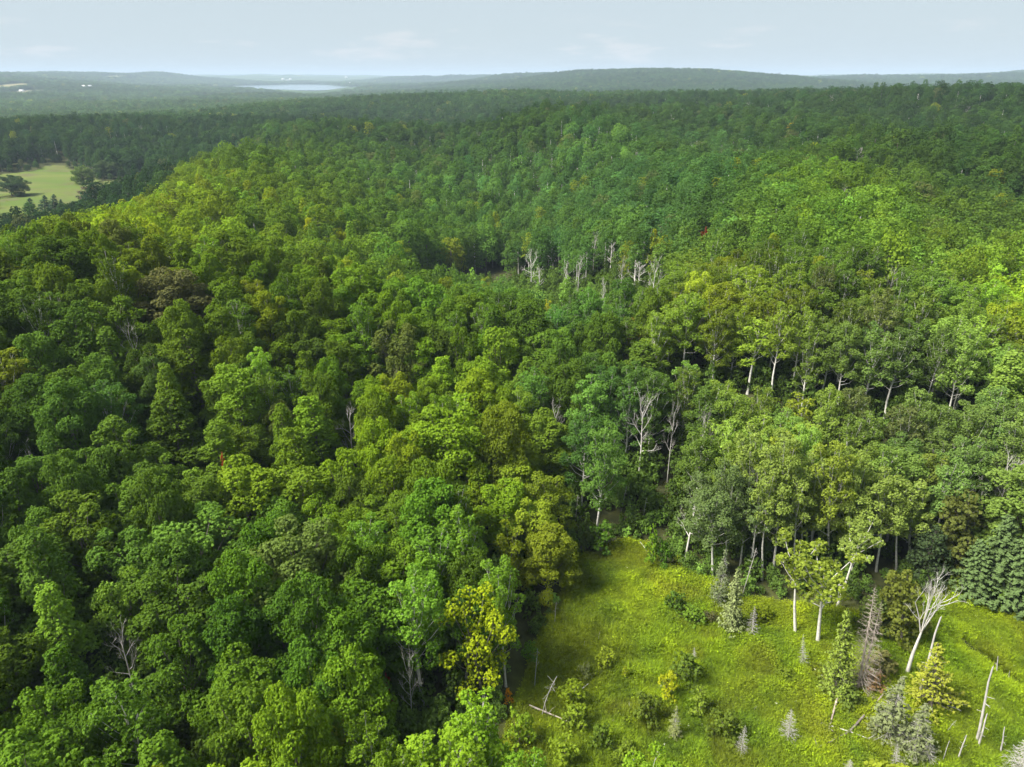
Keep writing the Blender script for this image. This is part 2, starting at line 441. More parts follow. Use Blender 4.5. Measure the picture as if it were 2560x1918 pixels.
def link(o, parent=None):
    COL.objects.link(o)
    if parent is not None: o.parent = parent
    return o
def obj(name, me, parent=None):
    return link(bpy.data.objects.new(name, me), parent)
def tag(o, label=None, cat=None, group=None, kind=None):
    if label: o['label'] = label
    if cat: o['category'] = cat
    if group: o['group'] = group
    if kind: o['kind'] = kind
    return o

tag(obj('ground', build_terrain()), 'wooded rolling ground reaching to the horizon', None, None, 'structure')

# ------------------------------------------------------------------ tree prototypes (mesh data only)
def crown_blobs(rng, Rc, z0, z1, nl, ns, prof, lobe=(.28, .40), inner=.62, squash=.8):
    """lobes of foliage carried by the limbs, each made of smaller lobes"""
    H = z1 - z0
    subs = []; lobes = []
    for i in range(nl):
        q = (i + .5) / nl
        zr = .06 + .90 * q ** .85
        az = i * 2.39996 + rng.uniform(-.4, .4)
        pr = prof(zr) * Rc
        rl = Rc * rng.uniform(*lobe) * (.62 + .38 * prof(zr))
        rad = max(0, pr - rl * .75) * rng.uniform(.75, 1.08)
        c = np.array([math.cos(az) * rad, math.sin(az) * rad, z0 + H * zr - rl * .35])
        lobes.append((c, rl))
        dirn = unit(np.array([c[0], c[1], (c[2] - (z0 + H * .4)) * .9 + .3 * Rc]))
        for k in range(ns):
            d = unit(rng.normal(0, 1, 3) + dirn * .75 + np.array([0, 0, .25]))
            rs = rl * rng.uniform(.24, .50)
            subs.append((c + d * (rl * rng.uniform(.60, 1.02)) * np.array([1, 1, squash]), rs))
        subs.append((c, rl * .72))
    # a few lobes round the stem keep the middle of the crown closed
    for k in range(max(3, nl // 4)):
        zr = .25 + .6 * k / max(3, nl // 4)
        subs.append((np.array([rng.normal(0, .1 * Rc), rng.normal(0, .1 * Rc), z0 + H * zr]), Rc * .38 * (.5 + .5 * prof(zr))))
    return lobes, subs

def crown_tufts(rng, subs, dens, low=-.45, keep=.90):
    C = np.array([s[0] for s in subs]); Rr = np.array([s[1] for s in subs])
    P = []; N = []
    for c, r in zip(C, Rr):
        n = max(4, int(dens * 4 * math.pi * r * r))
        d = unit(rng.normal(0, 1, (n, 3))); d = d[d[:, 2] > low]
        P.append(c + d * r * rng.uniform(.76, 1.2, (len(d), 1)) * np.array([1, 1, .9])); N.append(d)
    P = np.concatenate(P); N = np.concatenate(N)
    ok = np.ones(len(P), bool)
    for c, r in zip(C, Rr):
        ok &= np.linalg.norm((P - c) / np.array([1, 1, .9]), axis=1) > r * keep * .94
    return P[ok], N[ok]

PROF = {
 'round': lambda z: math.sqrt(max(.02, 1 - ((z - .42) / .62) ** 2)),
 'dome':  lambda z: math.sqrt(max(.02, 1 - ((z - .25) / .78) ** 2)),
 'oval':  lambda z: math.sqrt(max(.02, 1 - ((z - .48) / .56) ** 2)),
 'cone':  lambda z: max(.12, 1.02 - z ** 1.25 * .9) if z > .15 else .75 + z,
 'column':lambda z: max(.25, min(1, 1.25 - z * .75)) if z > .12 else .7,
 'fan':   lambda z: .45 + .62 * math.sin(min(1, z * 1.05) * math.pi * .62) if z < .95 else .7,
}

def skeleton(rng, h, r0, lobes, z0, lean=.3, sides=6, limb_r=.34, up_start=.55):
    T = Tubes(sides)
    top = np.array([rng.normal(0, lean), rng.normal(0, lean), h * .84])
    pts = np.array([[0, 0, -.4], [0, 0, h * .06], top * .35 + [rng.normal(0, .15), 0, 0], top * .65, top])
    rad = [r0 * 1.5, r0 * 1.05, r0 * .8, r0 * .5, r0 * .12]
    T.add(pts, rad)
    for c, rl in lobes:
        zs = max(z0 * .75, min(c[2] - .8, c[2] * up_start + z0 * .3))
        s = np.array([np.interp(zs, pts[:, 2], pts[:, 0]), np.interp(zs, pts[:, 2], pts[:, 1]), zs])
        mid = s * .45 + c * .55 + np.array([0, 0, -.12 * np.linalg.norm(c - s)]) + rng.normal(0, .15, 3)
        rr = r0 * limb_r * (1.1 - .6 * zs / h)
        T.add([s, mid, c, c + (c - mid) * .2], [rr, rr * .7, rr * .4, rr * .12], 4)
        for k in range(3):
            e = c + unit(rng.normal(0, 1, 3) + [0, 0, .5]) * rl * .9
            T.add([mid * .3 + c * .7, (c + e) / 2 + rng.normal(0, .08, 3), e], [rr * .35, rr * .25, rr * .08], 3)
    return T

class Proto: pass
PROTOS = {}
def reg(key, trunk, crown, h, w, extra=None):
    p = Proto(); p.trunk = trunk; p.crown = crown; p.h = h; p.w = w; p.extra = extra or []
    PROTOS.setdefault(key, []).append(p); return p

def make_broadleaf(key, seed, h, Rc, z0f, nl, ns, prof, bark, lobe=(.22, .42), dens=8.0, leaf=.39, per=5, trunk_r=.24, limb_r=.34, low=-.45, up=.25, lods=True, squash=.8, keep=.9):
    rng = np.random.default_rng(seed)
    z0, z1 = h * z0f, h
    lobes, subs = crown_blobs(rng, Rc, z0, z1, nl, ns, PROF[prof], lobe, squash=squash)
    P, N = crown_tufts(rng, subs, dens, low, keep)
    V, F, lv = leaf_cards(rng, P, N, leaf, per, up=up)
    crown = mesh_np('crown', V, F, [M_LEAF], attrs={'lv': lv})
    trunk = skeleton(rng, h, trunk_r, lobes, z0, limb_r=limb_r).mesh('trunk', bark)
    p = reg(key, trunk, crown, h, 2 * Rc)
    if lods:
        big = [(c, r * 1.06) for c, r in lobes] + subs[-max(3, nl // 4):] + [q for q in subs[::3] if q[1] > .3 * Rc * .4]
        P, N = crown_tufts(rng, big, dens * .32, -.25, .92)
        V, F, lv = leaf_cards(rng, P, N, (.31 if key == 'broadleaf' else leaf) * 1.9, 3, up=up, tilt=.24)
        tv = np.concatenate([[[a, b, c] for c in (-.5, h * .7) for a, b in ((.25, 0), (-.12, .22), (-.12, -.22))]])
        tf = np.array([[0, 1, 4, 3], [1, 2, 5, 4], [2, 0, 3, 5]])
        p.mid = mesh_np('crown_mid', np.vstack([V, tv]), np.vstack([F, tf + len(V)]), [M_LEAF, bark], attrs={'lv': np.concatenate([lv, np.zeros(6)])}, fmat=[0] * len(F) + [1] * 3)
        P, N = crown_tufts(rng, big, dens * .075, -.2, .95)
        V, F, lv = leaf_cards(rng, P, N, (.31 if key == 'broadleaf' else leaf) * 3.7, 2, up=up, tilt=.2)
        p.far = mesh_np('crown_far', V, F, [M_LEAF], attrs={'lv': lv})
    return p

for i, (h, Rc, z0, nl, pr) in enumerate([(18, 5.4, .12, 17, 'round'), (20, 5.2, .10, 20, 'oval'), (17, 5.8, .14, 17, 'dome'), (21, 5.0, .08, 24, 'column'),
                                         (19, 4.6, .1, 20, 'cone'), (16.5, 5.2, .15, 15, 'round'), (20, 5.8, .1, 21, 'dome'), (18.5, 4.5, .12, 18, 'oval'), (22, 4.8, .08, 22, 'cone'), (17.5, 6.2, .14, 18, 'round'), (19.5, 5.0, .1, 21, 'dome'), (16, 4.4, .1, 16, 'column')]):
    make_broadleaf('broadleaf', 100 + i, h, Rc, z0, nl + 3, 11, pr, M_BARK, lobe=(.21, .43), leaf=.30, dens=11, keep=.84)
for i, (h, Rc, z0, nl, pr) in enumerate([(22, 3.4, .32, 24, 'oval'), (21, 3.0, .28, 24, 'column'), (20, 3.8, .40, 21, 'round'), (23, 3.6, .24, 28, 'oval'), (19, 3.2, .45, 17, 'dome')]):
    make_broadleaf('aspen', 200 + i, h, Rc, z0, nl, 7, pr, M_ASPEN, lobe=(.22, .34), dens=11, leaf=.27, per=4, trunk_r=.19, limb_r=.3, low=-.6, up=.1, keep=.8)
# open crown that shows its pale limbs
for i, (h, Rc, z0, nl) in enumerate([(17.5, 3.4, .42, 11), (18.5, 3.0, .5, 9)]):
    make_broadleaf('open_aspen', 230 + i, h, Rc, z0, nl, 4, 'fan', M_ASPEN, lobe=(.2, .3), dens=6, leaf=.36, per=4, trunk_r=.2, limb_r=.5, low=-.8, up=.1, lods=False, keep=.7)
make_broadleaf('gappy', 240, 16, 3.9, .15, 16, 6, 'oval', M_BARK, lobe=(.2, .3), dens=13, leaf=.25, per=4, trunk_r=.16, low=-.5, lods=False)
make_broadleaf('gappy', 241, 15, 3.4, .18, 14, 6, 'column', M_BARK, lobe=(.22, .3), dens=13, leaf=.25, per=4, trunk_r=.16, low=-.5, lods=False)
for i, (h, Rc, nl, pr) in enumerate([(3.0, 1.5, 8, 'dome'), (3.6, 1.3, 9, 'oval'), (2.6, 1.5, 7, 'round'), (4.2, 1.4, 10, 'cone')]):
    make_broadleaf('shrub', 260 + i, h, Rc, .08, nl, 5, pr, M_BARK, lobe=(.3, .42), dens=16, leaf=.26, per=4, trunk_r=.05, limb_r=.5)
for i, (h, Rc) in enumerate([(10, 2.9), (9, 2.4)]):
    make_broadleaf('cedar', 280 + i, h, Rc, .03, 22, 6, 'column', M_BARK, lobe=(.26, .36), dens=11, leaf=.34, per=4, trunk_r=.18, up=.5, lods=False)
make_broadleaf('willow', 290, 13, 6.2, .05, 20, 8, 'dome', M_BARK, lobe=(.26, .36), dens=6, leaf=.5, per=4, trunk_r=.35, up=-.2, lods=False)

def make_pine(seed, h, Rc, key='pine', fill=9, card=.42):
    rng = np.random.default_rng(seed)
    T = Tubes(6); T.add([[0, 0, -.4], [0, 0, h * .5], [0, 0, h]], [.26, .16, .03])
    P = []; N = []
    z = h * .12
    while z < h * .98:
        q = z / h; L = Rc * (1.04 - q) ** .95
        nb = rng.integers(5, 8)
        for k in range(nb):
            az = rng.uniform(0, 6.283); l = L * rng.uniform(.65, 1.1)
            d = np.array([math.cos(az), math.sin(az), 0])
            e = np.array([0, 0, z]) + d * l + [0, 0, l * .16]
            T.add([[0, 0, z], (np.array([0, 0, z]) + e) / 2 - [0, 0, .1 * l], e], [.05, .035, .01], 3)
            m = max(4, int(l * fill))
            t = rng.uniform(.3, 1.02, m)[:, None]
            side = np.cross(d, [0, 0, 1])
            pp = np.array([0, 0, z]) + (e - [0, 0, z]) * t + side * rng.normal(0, .25 * l, (m, 1)) * (1.15 - t) + rng.normal(0, .08, (m, 3))
            P.append(pp); N.append(np.tile(unit(d * .35 + [0, 0, 1]), (m, 1)))
        z += h * .052 * rng.uniform(.8, 1.2)
    P = np.concatenate(P); N = np.concatenate(N)
    V, F, lv = leaf_cards(rng, P, N, card, 4, spread=.4, tilt=.5, up=.5, aspect=.45)
    return reg(key, T.mesh('trunk', M_BARK), mesh_np('crown', V, F, [M_NEEDLE], attrs={'lv': lv}), h, 2 * Rc)
make_pine(300, 13, 3.3); make_pine(301, 11, 3.0); make_pine(302, 10, 3.2, 'wispy_pine', 6, .30)

def make_spruce(key, seed, h, Rc, dead, live=1.0, droop=.25, mat=None, twigs=4):
    """narrow bog conifer; live = share of the branches that still carry needles"""
    rng = np.random.default_rng(seed)
    mat = mat or (M_DEADG if dead else M_BARK)
    T = Tubes(5); T.add([[0, 0, -.3], [.02, 0, h * .5], [0, 0, h]], [.011 * h, .007 * h, .004])
    P = []; N = []
    n = int(34 * h ** .62)
    for i in range(n):
        q = .05 + .93 * (i + rng.uniform(0, 1)) / n
        z = h * q; L = Rc * (1.03 - q) ** .85 * rng.uniform(.6, 1.12)
        az = i * 2.4 + rng.uniform(-.3, .3)
        d = np.array([math.cos(az), math.sin(az), 0]); s = np.array([0, 0, z])
        m1 = s + d * L * .55 + [0, 0, -droop * L * .35]; e = s + d * L + [0, 0, -droop * L * .3 + .06 * L]
        T.add([s, m1, e], [.010 + .004 * L, .008 + .003 * L, .003], 3)
        side = np.cross(d, [0, 0, 1])
        for k in range(twigs):
            t = rng.uniform(.3, .95); p = s + (m1 - s) * min(1, t / .55) if t < .55 else m1 + (e - m1) * (t - .55) / .45
            en = p + (side * rng.choice([-1, 1]) * .8 + d * .6 + [0, 0, rng.uniform(-.35, .15)]) * L * .38 * (1.1 - t * .5)
            T.add([p, en], [.007, .002], 3)
        if rng.uniform() < live:
            m = max(3, int(L * 9))
            t = rng.uniform(.15, 1.05, m)[:, None]
            pp = s + (e - s) * t + side * rng.normal(0, .16 * L, (m, 1)) + [0, 0, -.1 * droop * L] + rng.normal(0, .05, (m, 3))
            P.append(pp); N.append(np.tile(unit(d * .5 + [0, 0, 1]), (m, 1)))
    crown = None
    tr = T.mesh('trunk', mat)
    if P:
        P = np.concatenate(P); N = np.concatenate(N)
        V, F, lv = leaf_cards(rng, P, N, .30, 4, spread=.4, tilt=.6, up=.2, aspect=.5)
        crown = mesh_np('crown', V, F, [M_NEEDLE], attrs={'lv': lv})
    return reg(key, tr, crown, h, 2 * Rc)
make_spruce('spruce', 310, 9, 1.9, False, 1.0); make_spruce('spruce', 311, 10, 2.2, False, .9)
def make_tall_spruce(seed, h, Rc):
    rng = np.random.default_rng(seed)
    T = Tubes(6); T.add([[0, 0, -.4], [0, 0, h * .5], [0, 0, h]], [.24, .14, .02])
    P = []; N = []; n = 150
    for i in range(n):
        q = .06 + .93 * (i + rng.uniform(0, 1)) / n; z = h * q; L = Rc * (1.03 - q) ** .8 * rng.uniform(.7, 1.12); az = i * 2.4 + rng.uniform(-.3, .3)
        d = np.array([math.cos(az), math.sin(az), 0]); s_ = np.array([0, 0, z]); e = s_ + d * L + [0, 0, -.12 * L]; side = np.cross(d, [0, 0, 1])
        T.add([s_, s_ + d * L * .5 - [0, 0, .1 * L], e], [.03, .02, .005], 3)
        m = max(5, int(L * 14)); t = rng.uniform(.12, 1.04, m)[:, None]
        P.append(s_ + (e - s_) * t + side * rng.normal(0, .2 * L, (m, 1)) * (1.2 - t) + rng.normal(0, .06, (m, 3))); N.append(np.tile(unit(d * .7 + [0, 0, 1]), (m, 1)))
    V, F, lv = leaf_cards(rng, np.concatenate(P), np.concatenate(N), .34, 4, spread=.4, tilt=.4, up=.3, aspect=.5)
    return reg('tall_spruce', T.mesh('trunk', M_BARK), mesh_np('crown', V, F, [M_NEEDLE], attrs={'lv': lv}), h, 2 * Rc)
make_tall_spruce(340, 15, 3.2); make_tall_spruce(341, 14, 2.8)
make_spruce('grey_spruce', 315, 9, 2.0, True, .6); make_spruce('grey_spruce', 316, 8, 2.1, True, .45)
make_spruce('dead_spruce', 320, 5, 1.35, True, 0, twigs=5); make_spruce('dead_spruce', 321, 6, 1.1, True, 0, twigs=4); make_spruce('dead_spruce', 322, 13, 2.1, True, 0, mat=M_DEADB, twigs=6)

def make_dead(key, seed, h, spread, levels=3, nmain=6, zf=.4, r0=.2, mat=None, curl=.12, fork=False, leaves=0):
    rng = np.random.default_rng(seed); mat = mat or M_DEAD
    T = Tubes(5); tips = []
    def grow(p, d, L, r, lev):
        n = 4; pts = [p]; cur = p; dd = d
        for k in range(n):
            dd = unit(dd + rng.normal(0, curl, 3) + [0, 0, .06]); cur = cur + dd * L / n; pts.append(cur)
        T.add(pts, np.linspace(r, r * .35, n + 1), 5 if lev == 0 else (4 if lev == 1 else 3))
        if lev >= levels: tips.append(pts[-1]); return
        for k in range(rng.integers(3, 5)):
            t = rng.uniform(.35, 1.0); i = min(n - 1, int(t * n)); q = pts[i] + (pts[i + 1] - pts[i]) * (t * n - i if t < 1 else 1)
            nd = unit(dd + unit(rng.normal(0, 1, 3)) * .85 + [0, 0, .15])
            grow(q, nd, L * rng.uniform(.38, .62), r * (.55 - .2 * (t - .35)), lev + 1)
    top = h
    tz = h * (zf + .42 if not fork else zf + .05)
    sp = np.array([[0, 0, -.4], [rng.normal(0, .1), rng.normal(0, .1), tz * .5], [rng.normal(0, .2), rng.normal(0, .2), tz]])
    T.add(sp, [r0 * 1.25, r0 * .9, r0 * .55], 7)
    for k in range(nmain):
        t = zf + (1 - zf) * (k + .3) / nmain if not fork else rng.uniform(.9, 1.0)
        z = tz * min(1, t); az = k * 2.4 + rng.uniform(-.4, .4)
        el = .35 + .9 * k / nmain if not fork else rng.uniform(.9, 1.3)
        d = np.array([math.cos(az) * math.cos(el), math.sin(az) * math.cos(el), math.sin(el)])
        L = spread * rng.uniform(.75, 1.1) if not fork else (h - z) * rng.uniform(.6, .8)
        s = np.array([np.interp(z, sp[:, 2], sp[:, 0]), np.interp(z, sp[:, 2], sp[:, 1]), z])
        grow(s, d, L, r0 * .45, 1)
    crown = None
    if leaves:
        tp = np.array(tips); P = np.repeat(tp, leaves, 0) + rng.normal(0, .35, (len(tp) * leaves, 3))
        V, F, lv = leaf_cards(rng, P, np.tile([[0, 0, 1.]], (len(P), 1)), .34, 4)
        crown = mesh_np('crown', V, F, [M_LEAF], attrs={'lv': lv})
    m = T.mesh('trunk', mat)
    co = np.concatenate(T.V); hh = co[:, 2].max(); ww = 2 * np.percentile(np.hypot(co[:, 0], co[:, 1]), 97)
    return reg(key, m, crown, hh, ww)
make_dead('dead_tree', 400, 16, 4.2, 4, 10, .42, .15, M_DEADG); make_dead('dead_tree', 401, 17, 3.0, 4, 11, .38, .15, M_DEADG); make_dead('dead_tree', 402, 14, 3.8, 4, 10, .45, .14, M_DEADG)
make_dead('white_dead', 430, 17, 2.6, 4, 12, .38, .17); make_dead('white_dead', 431, 16, 3.2, 4, 11, .42, .15, M_DEADG); make_dead('white_dead', 432, 15, 3.4, 4, 10, .45, .14)
make_dead('forked_dead', 410, 18, 6, 4, 5, .42, .34, fork=True, curl=.1)
make_dead('sparse_tree', 420, 15, 3.4, 3, 8, .42, .17, leaves=2)

def make_snag(seed, h, r0, stubs=5, mat=None, bent=0):
    rng = np.random.default_rng(seed)
    T = Tubes(7)
    pts = np.array([[bent * (q ** 2.2), rng.normal(0, .05), -.3 + (h + .3) * q] for q in np.linspace(0, 1, 6)])
    T.add(pts, np.linspace(r0 * 1.2, r0 * .55, 6), 7)
    T.add([pts[-1] - [.0, 0, .03], pts[-1] + [r0 * .3, 0, r0 * 1.5]], [r0 * .5, .01], 5)
    for k in range(stubs):
        q = rng.uniform(.35, .97); p = np.array([bent * q ** 2.2, 0, h * q]); az = rng.uniform(0, 6.28)
        l = rng.uniform(.25, 1.1); e = p + np.array([math.cos(az) * l, math.sin(az) * l, rng.uniform(-.2, .35) * l])
        T.add([p, e], [r0 * .25, .012], 4)
    return reg('snag', T.mesh('trunk', mat or M_DEADB), None, h, .8)
make_snag(500, 10, .125, 4, M_DEADG); make_snag(501, 5, .11, 3, M_DEADG); make_snag(502, 9, .06, 10, M_DEADG); make_snag(503, 7, .055, 16, M_DEADG, bent=1.0)

# ------------------------------------------------------------------ placing things
THINGS = []      # records of individual plants for labelling
GRID = {}
def grid_add(x, y, rad):
    GRID.setdefault((int(x // 8), int(y // 8)), []).append((x, y, rad))
def grid_free(x, y, rad, k=.62):
    cx, cy = int(x // 8), int(y // 8)
    for i in (-2, -1, 0, 1, 2):
        for j in (-2, -1, 0, 1, 2):
            for (a, b, c) in GRID.get((cx + i, cy + j), ()):
                if (a - x) ** 2 + (b - y) ** 2 < (k * (rad + c)) ** 2: return False
    return True

CLEAR = []
def plant(name, proto, loc, h, w, rz=0.0, lean=(0, 0), tint=(.06, .11, .03), label=None, cat=None, group=None):
    """a plant: an Empty at its foot that carries trunk and crown"""
    e = bpy.data.objects.new(name, None); COL.objects.link(e)
    e.empty_display_size = .3
    s = h / proto.h; sw = w / proto.w
    tilt = Matrix(((1, 0, lean[0] / h, 0), (0, 1, lean[1] / h, 0), (0, 0, 1, 0), (0, 0, 0, 1)))
    ax = Vector((lean[0], lean[1], h)).normalized()
    q = Vector((0, 0, 1)).rotation_difference(ax)
    e.location = loc
    e.rotation_mode = 'QUATERNION'
    e.rotation_quaternion = q @ Matrix.Rotation(rz, 3, 'Z').to_quaternion()
    e.scale = (sw, sw, s)
    t = obj('trunk', proto.trunk, e)
    if proto.crown is not None:
        c = obj('crown', proto.crown, e); c['tint'] = [float(v) for v in tint]
    tag(e, label, cat, group)
    rec = dict(o=e, loc=Vector(loc), h=h, w=w, tint=tint, label=label, name=name, cat=cat)
    THINGS.append(rec)
    return rec

def hero(name, key, base, top, wpx, tint, label, cat, var=0, rz=None, group=None, wmin=None, leaf_lean=True):
    """stand a plant on the ground where its foot is seen, as tall as its tip shows"""
    b = hit(*base)
    d = ray(*top); t = b.y / d[1]
    T = Vector((d[0] * t, b.y, CAM_H + d[2] * t))
    h = max(.8, T.z - b.z)
    dist = (b - Vector((0, 0, CAM_H))).length
    p = PROTOS[key][var % len(PROTOS[key])]
    w = wpx * dist / FPX if wpx and key != 'snag' else p.w * h / p.h
    lean = (T.x - b.x, 0.0)
    grid_add(b.x, b.y, min(w / 2, 2.5))
    if h > 3: CLEAR.append((project(b)[2], min(base[0], top[0]) - w * .3 * FPX / dist, max(base[0], top[0]) + w * .3 * FPX / dist, top[1], top[1] + (base[1] - top[1]) * .8))
    return plant(name, p, b, math.hypot(h, lean[0]) if abs(lean[0]) > .5 else h, w, random.uniform(0, 6.28) if rz is None else rz, lean, tint, label, cat, group)

def hero_top(name, key, top, h, wpx, tint, label, cat, var=0, group=None, rz=None):
    """a canopy tree whose foot is hidden: its tip lies on the line of sight"""
    b = hit(top[0], top[1], h)
    dist = (b + Vector((0, 0, h)) - Vector((0, 0, CAM_H))).length
    p = PROTOS[key][var % len(PROTOS[key])]
    w = wpx * dist / FPX if wpx else p.w * h / p.h
    vis_px = h * FPX / dist * (.45 if 'dead' in name else .35)
    CLEAR.append((project(b + Vector((0, 0, h)))[2], top[0] - w * .3 * FPX / dist, top[0] + w * .3 * FPX / dist, top[1], top[1] + vis_px))
    grid_add(b.x, b.y, w / 2 * .9 if 'dead' not in key else 3.6)
    return plant(name, p, b, h, w, random.uniform(0, 6.28) if rz is None else rz, (0, 0), tint, label, cat, group)

# leaf colours (real reflectances)
K = (.034, .068, .020); M = (.058, .108, .020); B = (.105, .160, .016); YG = (.140, .178, .024); Y = (.19, .232, .010)
A = (.086, .124, .040); AB = (.150, .198, .042); OL = (.085, .098, .028); BL = (.040, .085, .036); PI = (.050, .076, .026); GS = (.085, .100, .044)
BR = (.16, .12, .06); RED = (.16, .04, .02)

GD = 'grey dead conifers standing in the marsh meadow'
ED = 'dead trees rising from the canopy'
# the marsh edge
hero('dead_tree', 'forked_dead', (2266, 1688), (2345, 1422), 108, K, 'tall forked white dead tree leaning right over the marsh meadow', 'dead tree', rz=.6)
hero('aspen_tree', 'open_aspen', (2044, 1608), (2065, 1375), 135, YG, 'yellow-green aspen with bare white limbs showing, white trunk in the meadow', 'aspen tree', 0, 1.0)
hero('aspen_tree', 'open_aspen', (1987, 1590), (2001, 1343), 105, YG, 'slender yellow-green aspen just left of the one with bare white limbs', 'aspen tree', 1, 2.0)
hero('aspen_tree', 'open_aspen', (2092, 1521), (2164, 1297), 90, AB, 'leaning pale-trunked aspen behind the two yellow-green meadow aspens', 'aspen tree', 1, .3)
hero('aspen_tree', 'sparse_tree', (1712, 1403), (1740, 1233), 80, A, 'half-dead aspen with crooked bare top at the back meadow edge', 'aspen tree', 0)
hero('aspen_tree', 'aspen', (1782, 1442), (1782, 1225), 118, A, 'grey-green aspen with white trunk beside the half-dead crooked aspen', 'aspen tree', 2)
hero('aspen_tree', 'aspen', (1747, 1362), (1752, 1180), 80, A, 'grey-green aspen standing behind the half-dead crooked aspen', 'aspen tree', 4)
hero('aspen_tree', 'open_aspen', (1871, 1445), (1900, 1230), 85, A, 'thin white-trunked aspen at the meadow edge above the pale spruces', 'aspen tree', 1)
hero('dead_tree', 'snag', (1854, 1494), (1892, 1372), 30, K, 'bare leaning pale pole beside the thin white-trunked aspen', 'dead tree', 2)
hero('aspen_tree', 'aspen', (1932, 1440), (1960, 1074), 108, AB, 'broad bright green aspen crown, leftmost of the tall lit aspens', 'aspen tree', 3)
hero('aspen_tree', 'aspen', (2070, 1440), (2076, 1098), 104, YG, 'tallest yellow-green aspen in the lit clump behind the meadow', 'aspen tree', 0)
hero('aspen_tree', 'aspen', (2190, 1430), (2209, 1174), 98, AB, 'bright green aspen right of the tallest lit aspen', 'aspen tree', 2)
hero('aspen_tree', 'aspen', (2275, 1420), (2285, 1195), 84, AB, 'rightmost bright green aspen of the lit clump', 'aspen tree', 1)
hero('aspen_tree', 'aspen', (1880, 1400), (1872, 1062), 92, AB, 'bright green aspen at the left rear of the lit clump', 'aspen tree', 1)
hero('aspen_tree', 'aspen', (2000, 1420), (2010, 1200), 95, AB, 'shorter bright aspen in front between the tall lit aspens', 'aspen tree', 4)
hero('aspen_tree', 'aspen', (2130, 1450), (2140, 1230), 95, AB, 'lower bright green aspen in front of the tallest lit aspen', 'aspen tree', 2)
hero('aspen_tree', 'aspen', (1905, 1450), (1925, 1150), 86, AB, 'slim light green aspen between the two left trees of the lit clump', 'aspen tree', 4)
hero('aspen_tree', 'aspen', (2030, 1430), (2040, 1125), 84, AB, 'slim bright aspen just left of the tallest lit aspen', 'aspen tree', 1)
hero('aspen_tree', 'aspen', (2120, 1425), (2132, 1120), 84, AB, 'slim bright aspen just right of the tallest lit aspen', 'aspen tree', 3)
hero('aspen_tree', 'aspen', (2240, 1430), (2250, 1205), 78, AB, 'slim light aspen left of the rightmost lit aspen', 'aspen tree', 4)
hero('aspen_tree', 'aspen', (1985, 1455), (1990, 1150), 84, AB, 'light green aspen in the middle front of the lit clump', 'aspen tree', 4)
hero('aspen_tree', 'aspen', (1815, 1420), (1822, 1150), 80, A, 'grey-green slim aspen left of the lit clump', 'aspen tree', 3)
hero('aspen_tree', 'aspen', (1850, 1425), (1862, 1185), 72, A, 'short grey-green aspen at the foot of the lit clump, left side', 'aspen tree', 1)
hero('cedar_tree', 'cedar', (2253, 1607), (2255, 1433), 100, (.085, .10, .018), 'olive-green bushy cedar left of the forked white dead tree', 'cedar', 0)
hero('cedar_tree', 'cedar', (2393, 1440), (2394, 1228), 105, (.072, .085, .020), 'dark olive cedar behind the marsh beside the blue-green pines', 'cedar', 1)
hero('cedar_tree', 'cedar', (2325, 1460), (2325, 1320), 85, (.036, .055, .022), 'small dark cedar between the lit aspens and the olive cedar', 'cedar', 0)
hero('cedar_tree', 'cedar', (2190, 1590), (2190, 1490), 75, (.060, .085, .018), 'low green cedar behind the brown dead conifer', 'cedar', 1)
hero('pine_tree', 'tall_spruce', (2505, 1500), (2520, 1288), 130, PI, 'tall blue-green pine at the right edge of the marsh', 'pine', 0)
hero('pine_tree', 'tall_spruce', (2440, 1495), (2452, 1350), 110, PI, 'smaller blue-green pine left of the tall marsh-edge pine', 'pine', 1)
hero('pine_tree', 'tall_spruce', (2562, 1530), (2572, 1330), 120, PI, 'blue-green pine cut off by the right picture edge', 'pine', 1)
hero('pine_tree', 'wispy_pine', (2325, 1775), (2345, 1608), 128, (.125, .138, .016), 'golden yellow-green pine in front of the forked dead tree', 'pine', 1)
hero('spruce_tree', 'spruce', (2085, 1743), (2122, 1523), 85, (.10, .135, .022), 'light green spruce cone leaning right beside the brown dead conifer', 'spruce', 1)
hero('spruce_tree', 'spruce', (1827, 1581), (1846, 1420), 62, (.13, .155, .062), 'pale grey-green spruce at the upper marsh, left of the small dead one', 'spruce', 0)
hero('spruce_tree', 'grey_spruce', (1798, 1508), (1815, 1372), 58, (.080, .10, .045), 'darker grey-green spruce behind the pale grey-green spruce', 'spruce', 0)
hero('dead_spruce', 'dead_spruce', (1879, 1595), (1887, 1514), 46, K, 'small dead grey conifer right of the pale grey-green spruce', 'dead conifer', 0, group=GD)
hero('dead_spruce', 'dead_spruce', (2007, 1668), (2008, 1585), 32, K, 'narrow dead grey conifer below the slender yellow-green aspen', 'dead conifer', 1, group=GD)
hero('dead_spruce', 'dead_spruce', (1969, 1853), (1979, 1772), 62, K, 'bright whitish dead conifer standing alone on the open marsh grass', 'dead conifer', 0, group=GD)
hero('dead_spruce', 'dead_spruce', (2143, 1731), (2189, 1462), 92, K, 'tall brownish dead conifer with fine twigs beside the light green spruce', 'dead conifer', 2, group=GD)
hero('dead_spruce', 'dead_spruce', (2150, 1728), (2205, 1500), 80, K, 'second brownish dead stem right behind the tall brownish dead conifer', 'dead conifer', 2, group=GD)
hero('spruce_tree', 'grey_spruce', (2215, 1855), (2258, 1690), 105, GS, 'half-dead grey-green spruce in front of the golden pine, left one', 'spruce', 0)
hero('spruce_tree', 'grey_spruce', (2281, 1890), (2316, 1758), 95, GS, 'half-dead grey-green spruce in front of the golden pine, right one', 'spruce', 1)
hero('dead_spruce', 'dead_spruce', (2322, 1913), (2328, 1835), 42, K, 'dead grey conifer right below the two half-dead spruces', 'dead conifer', 0, group=GD)
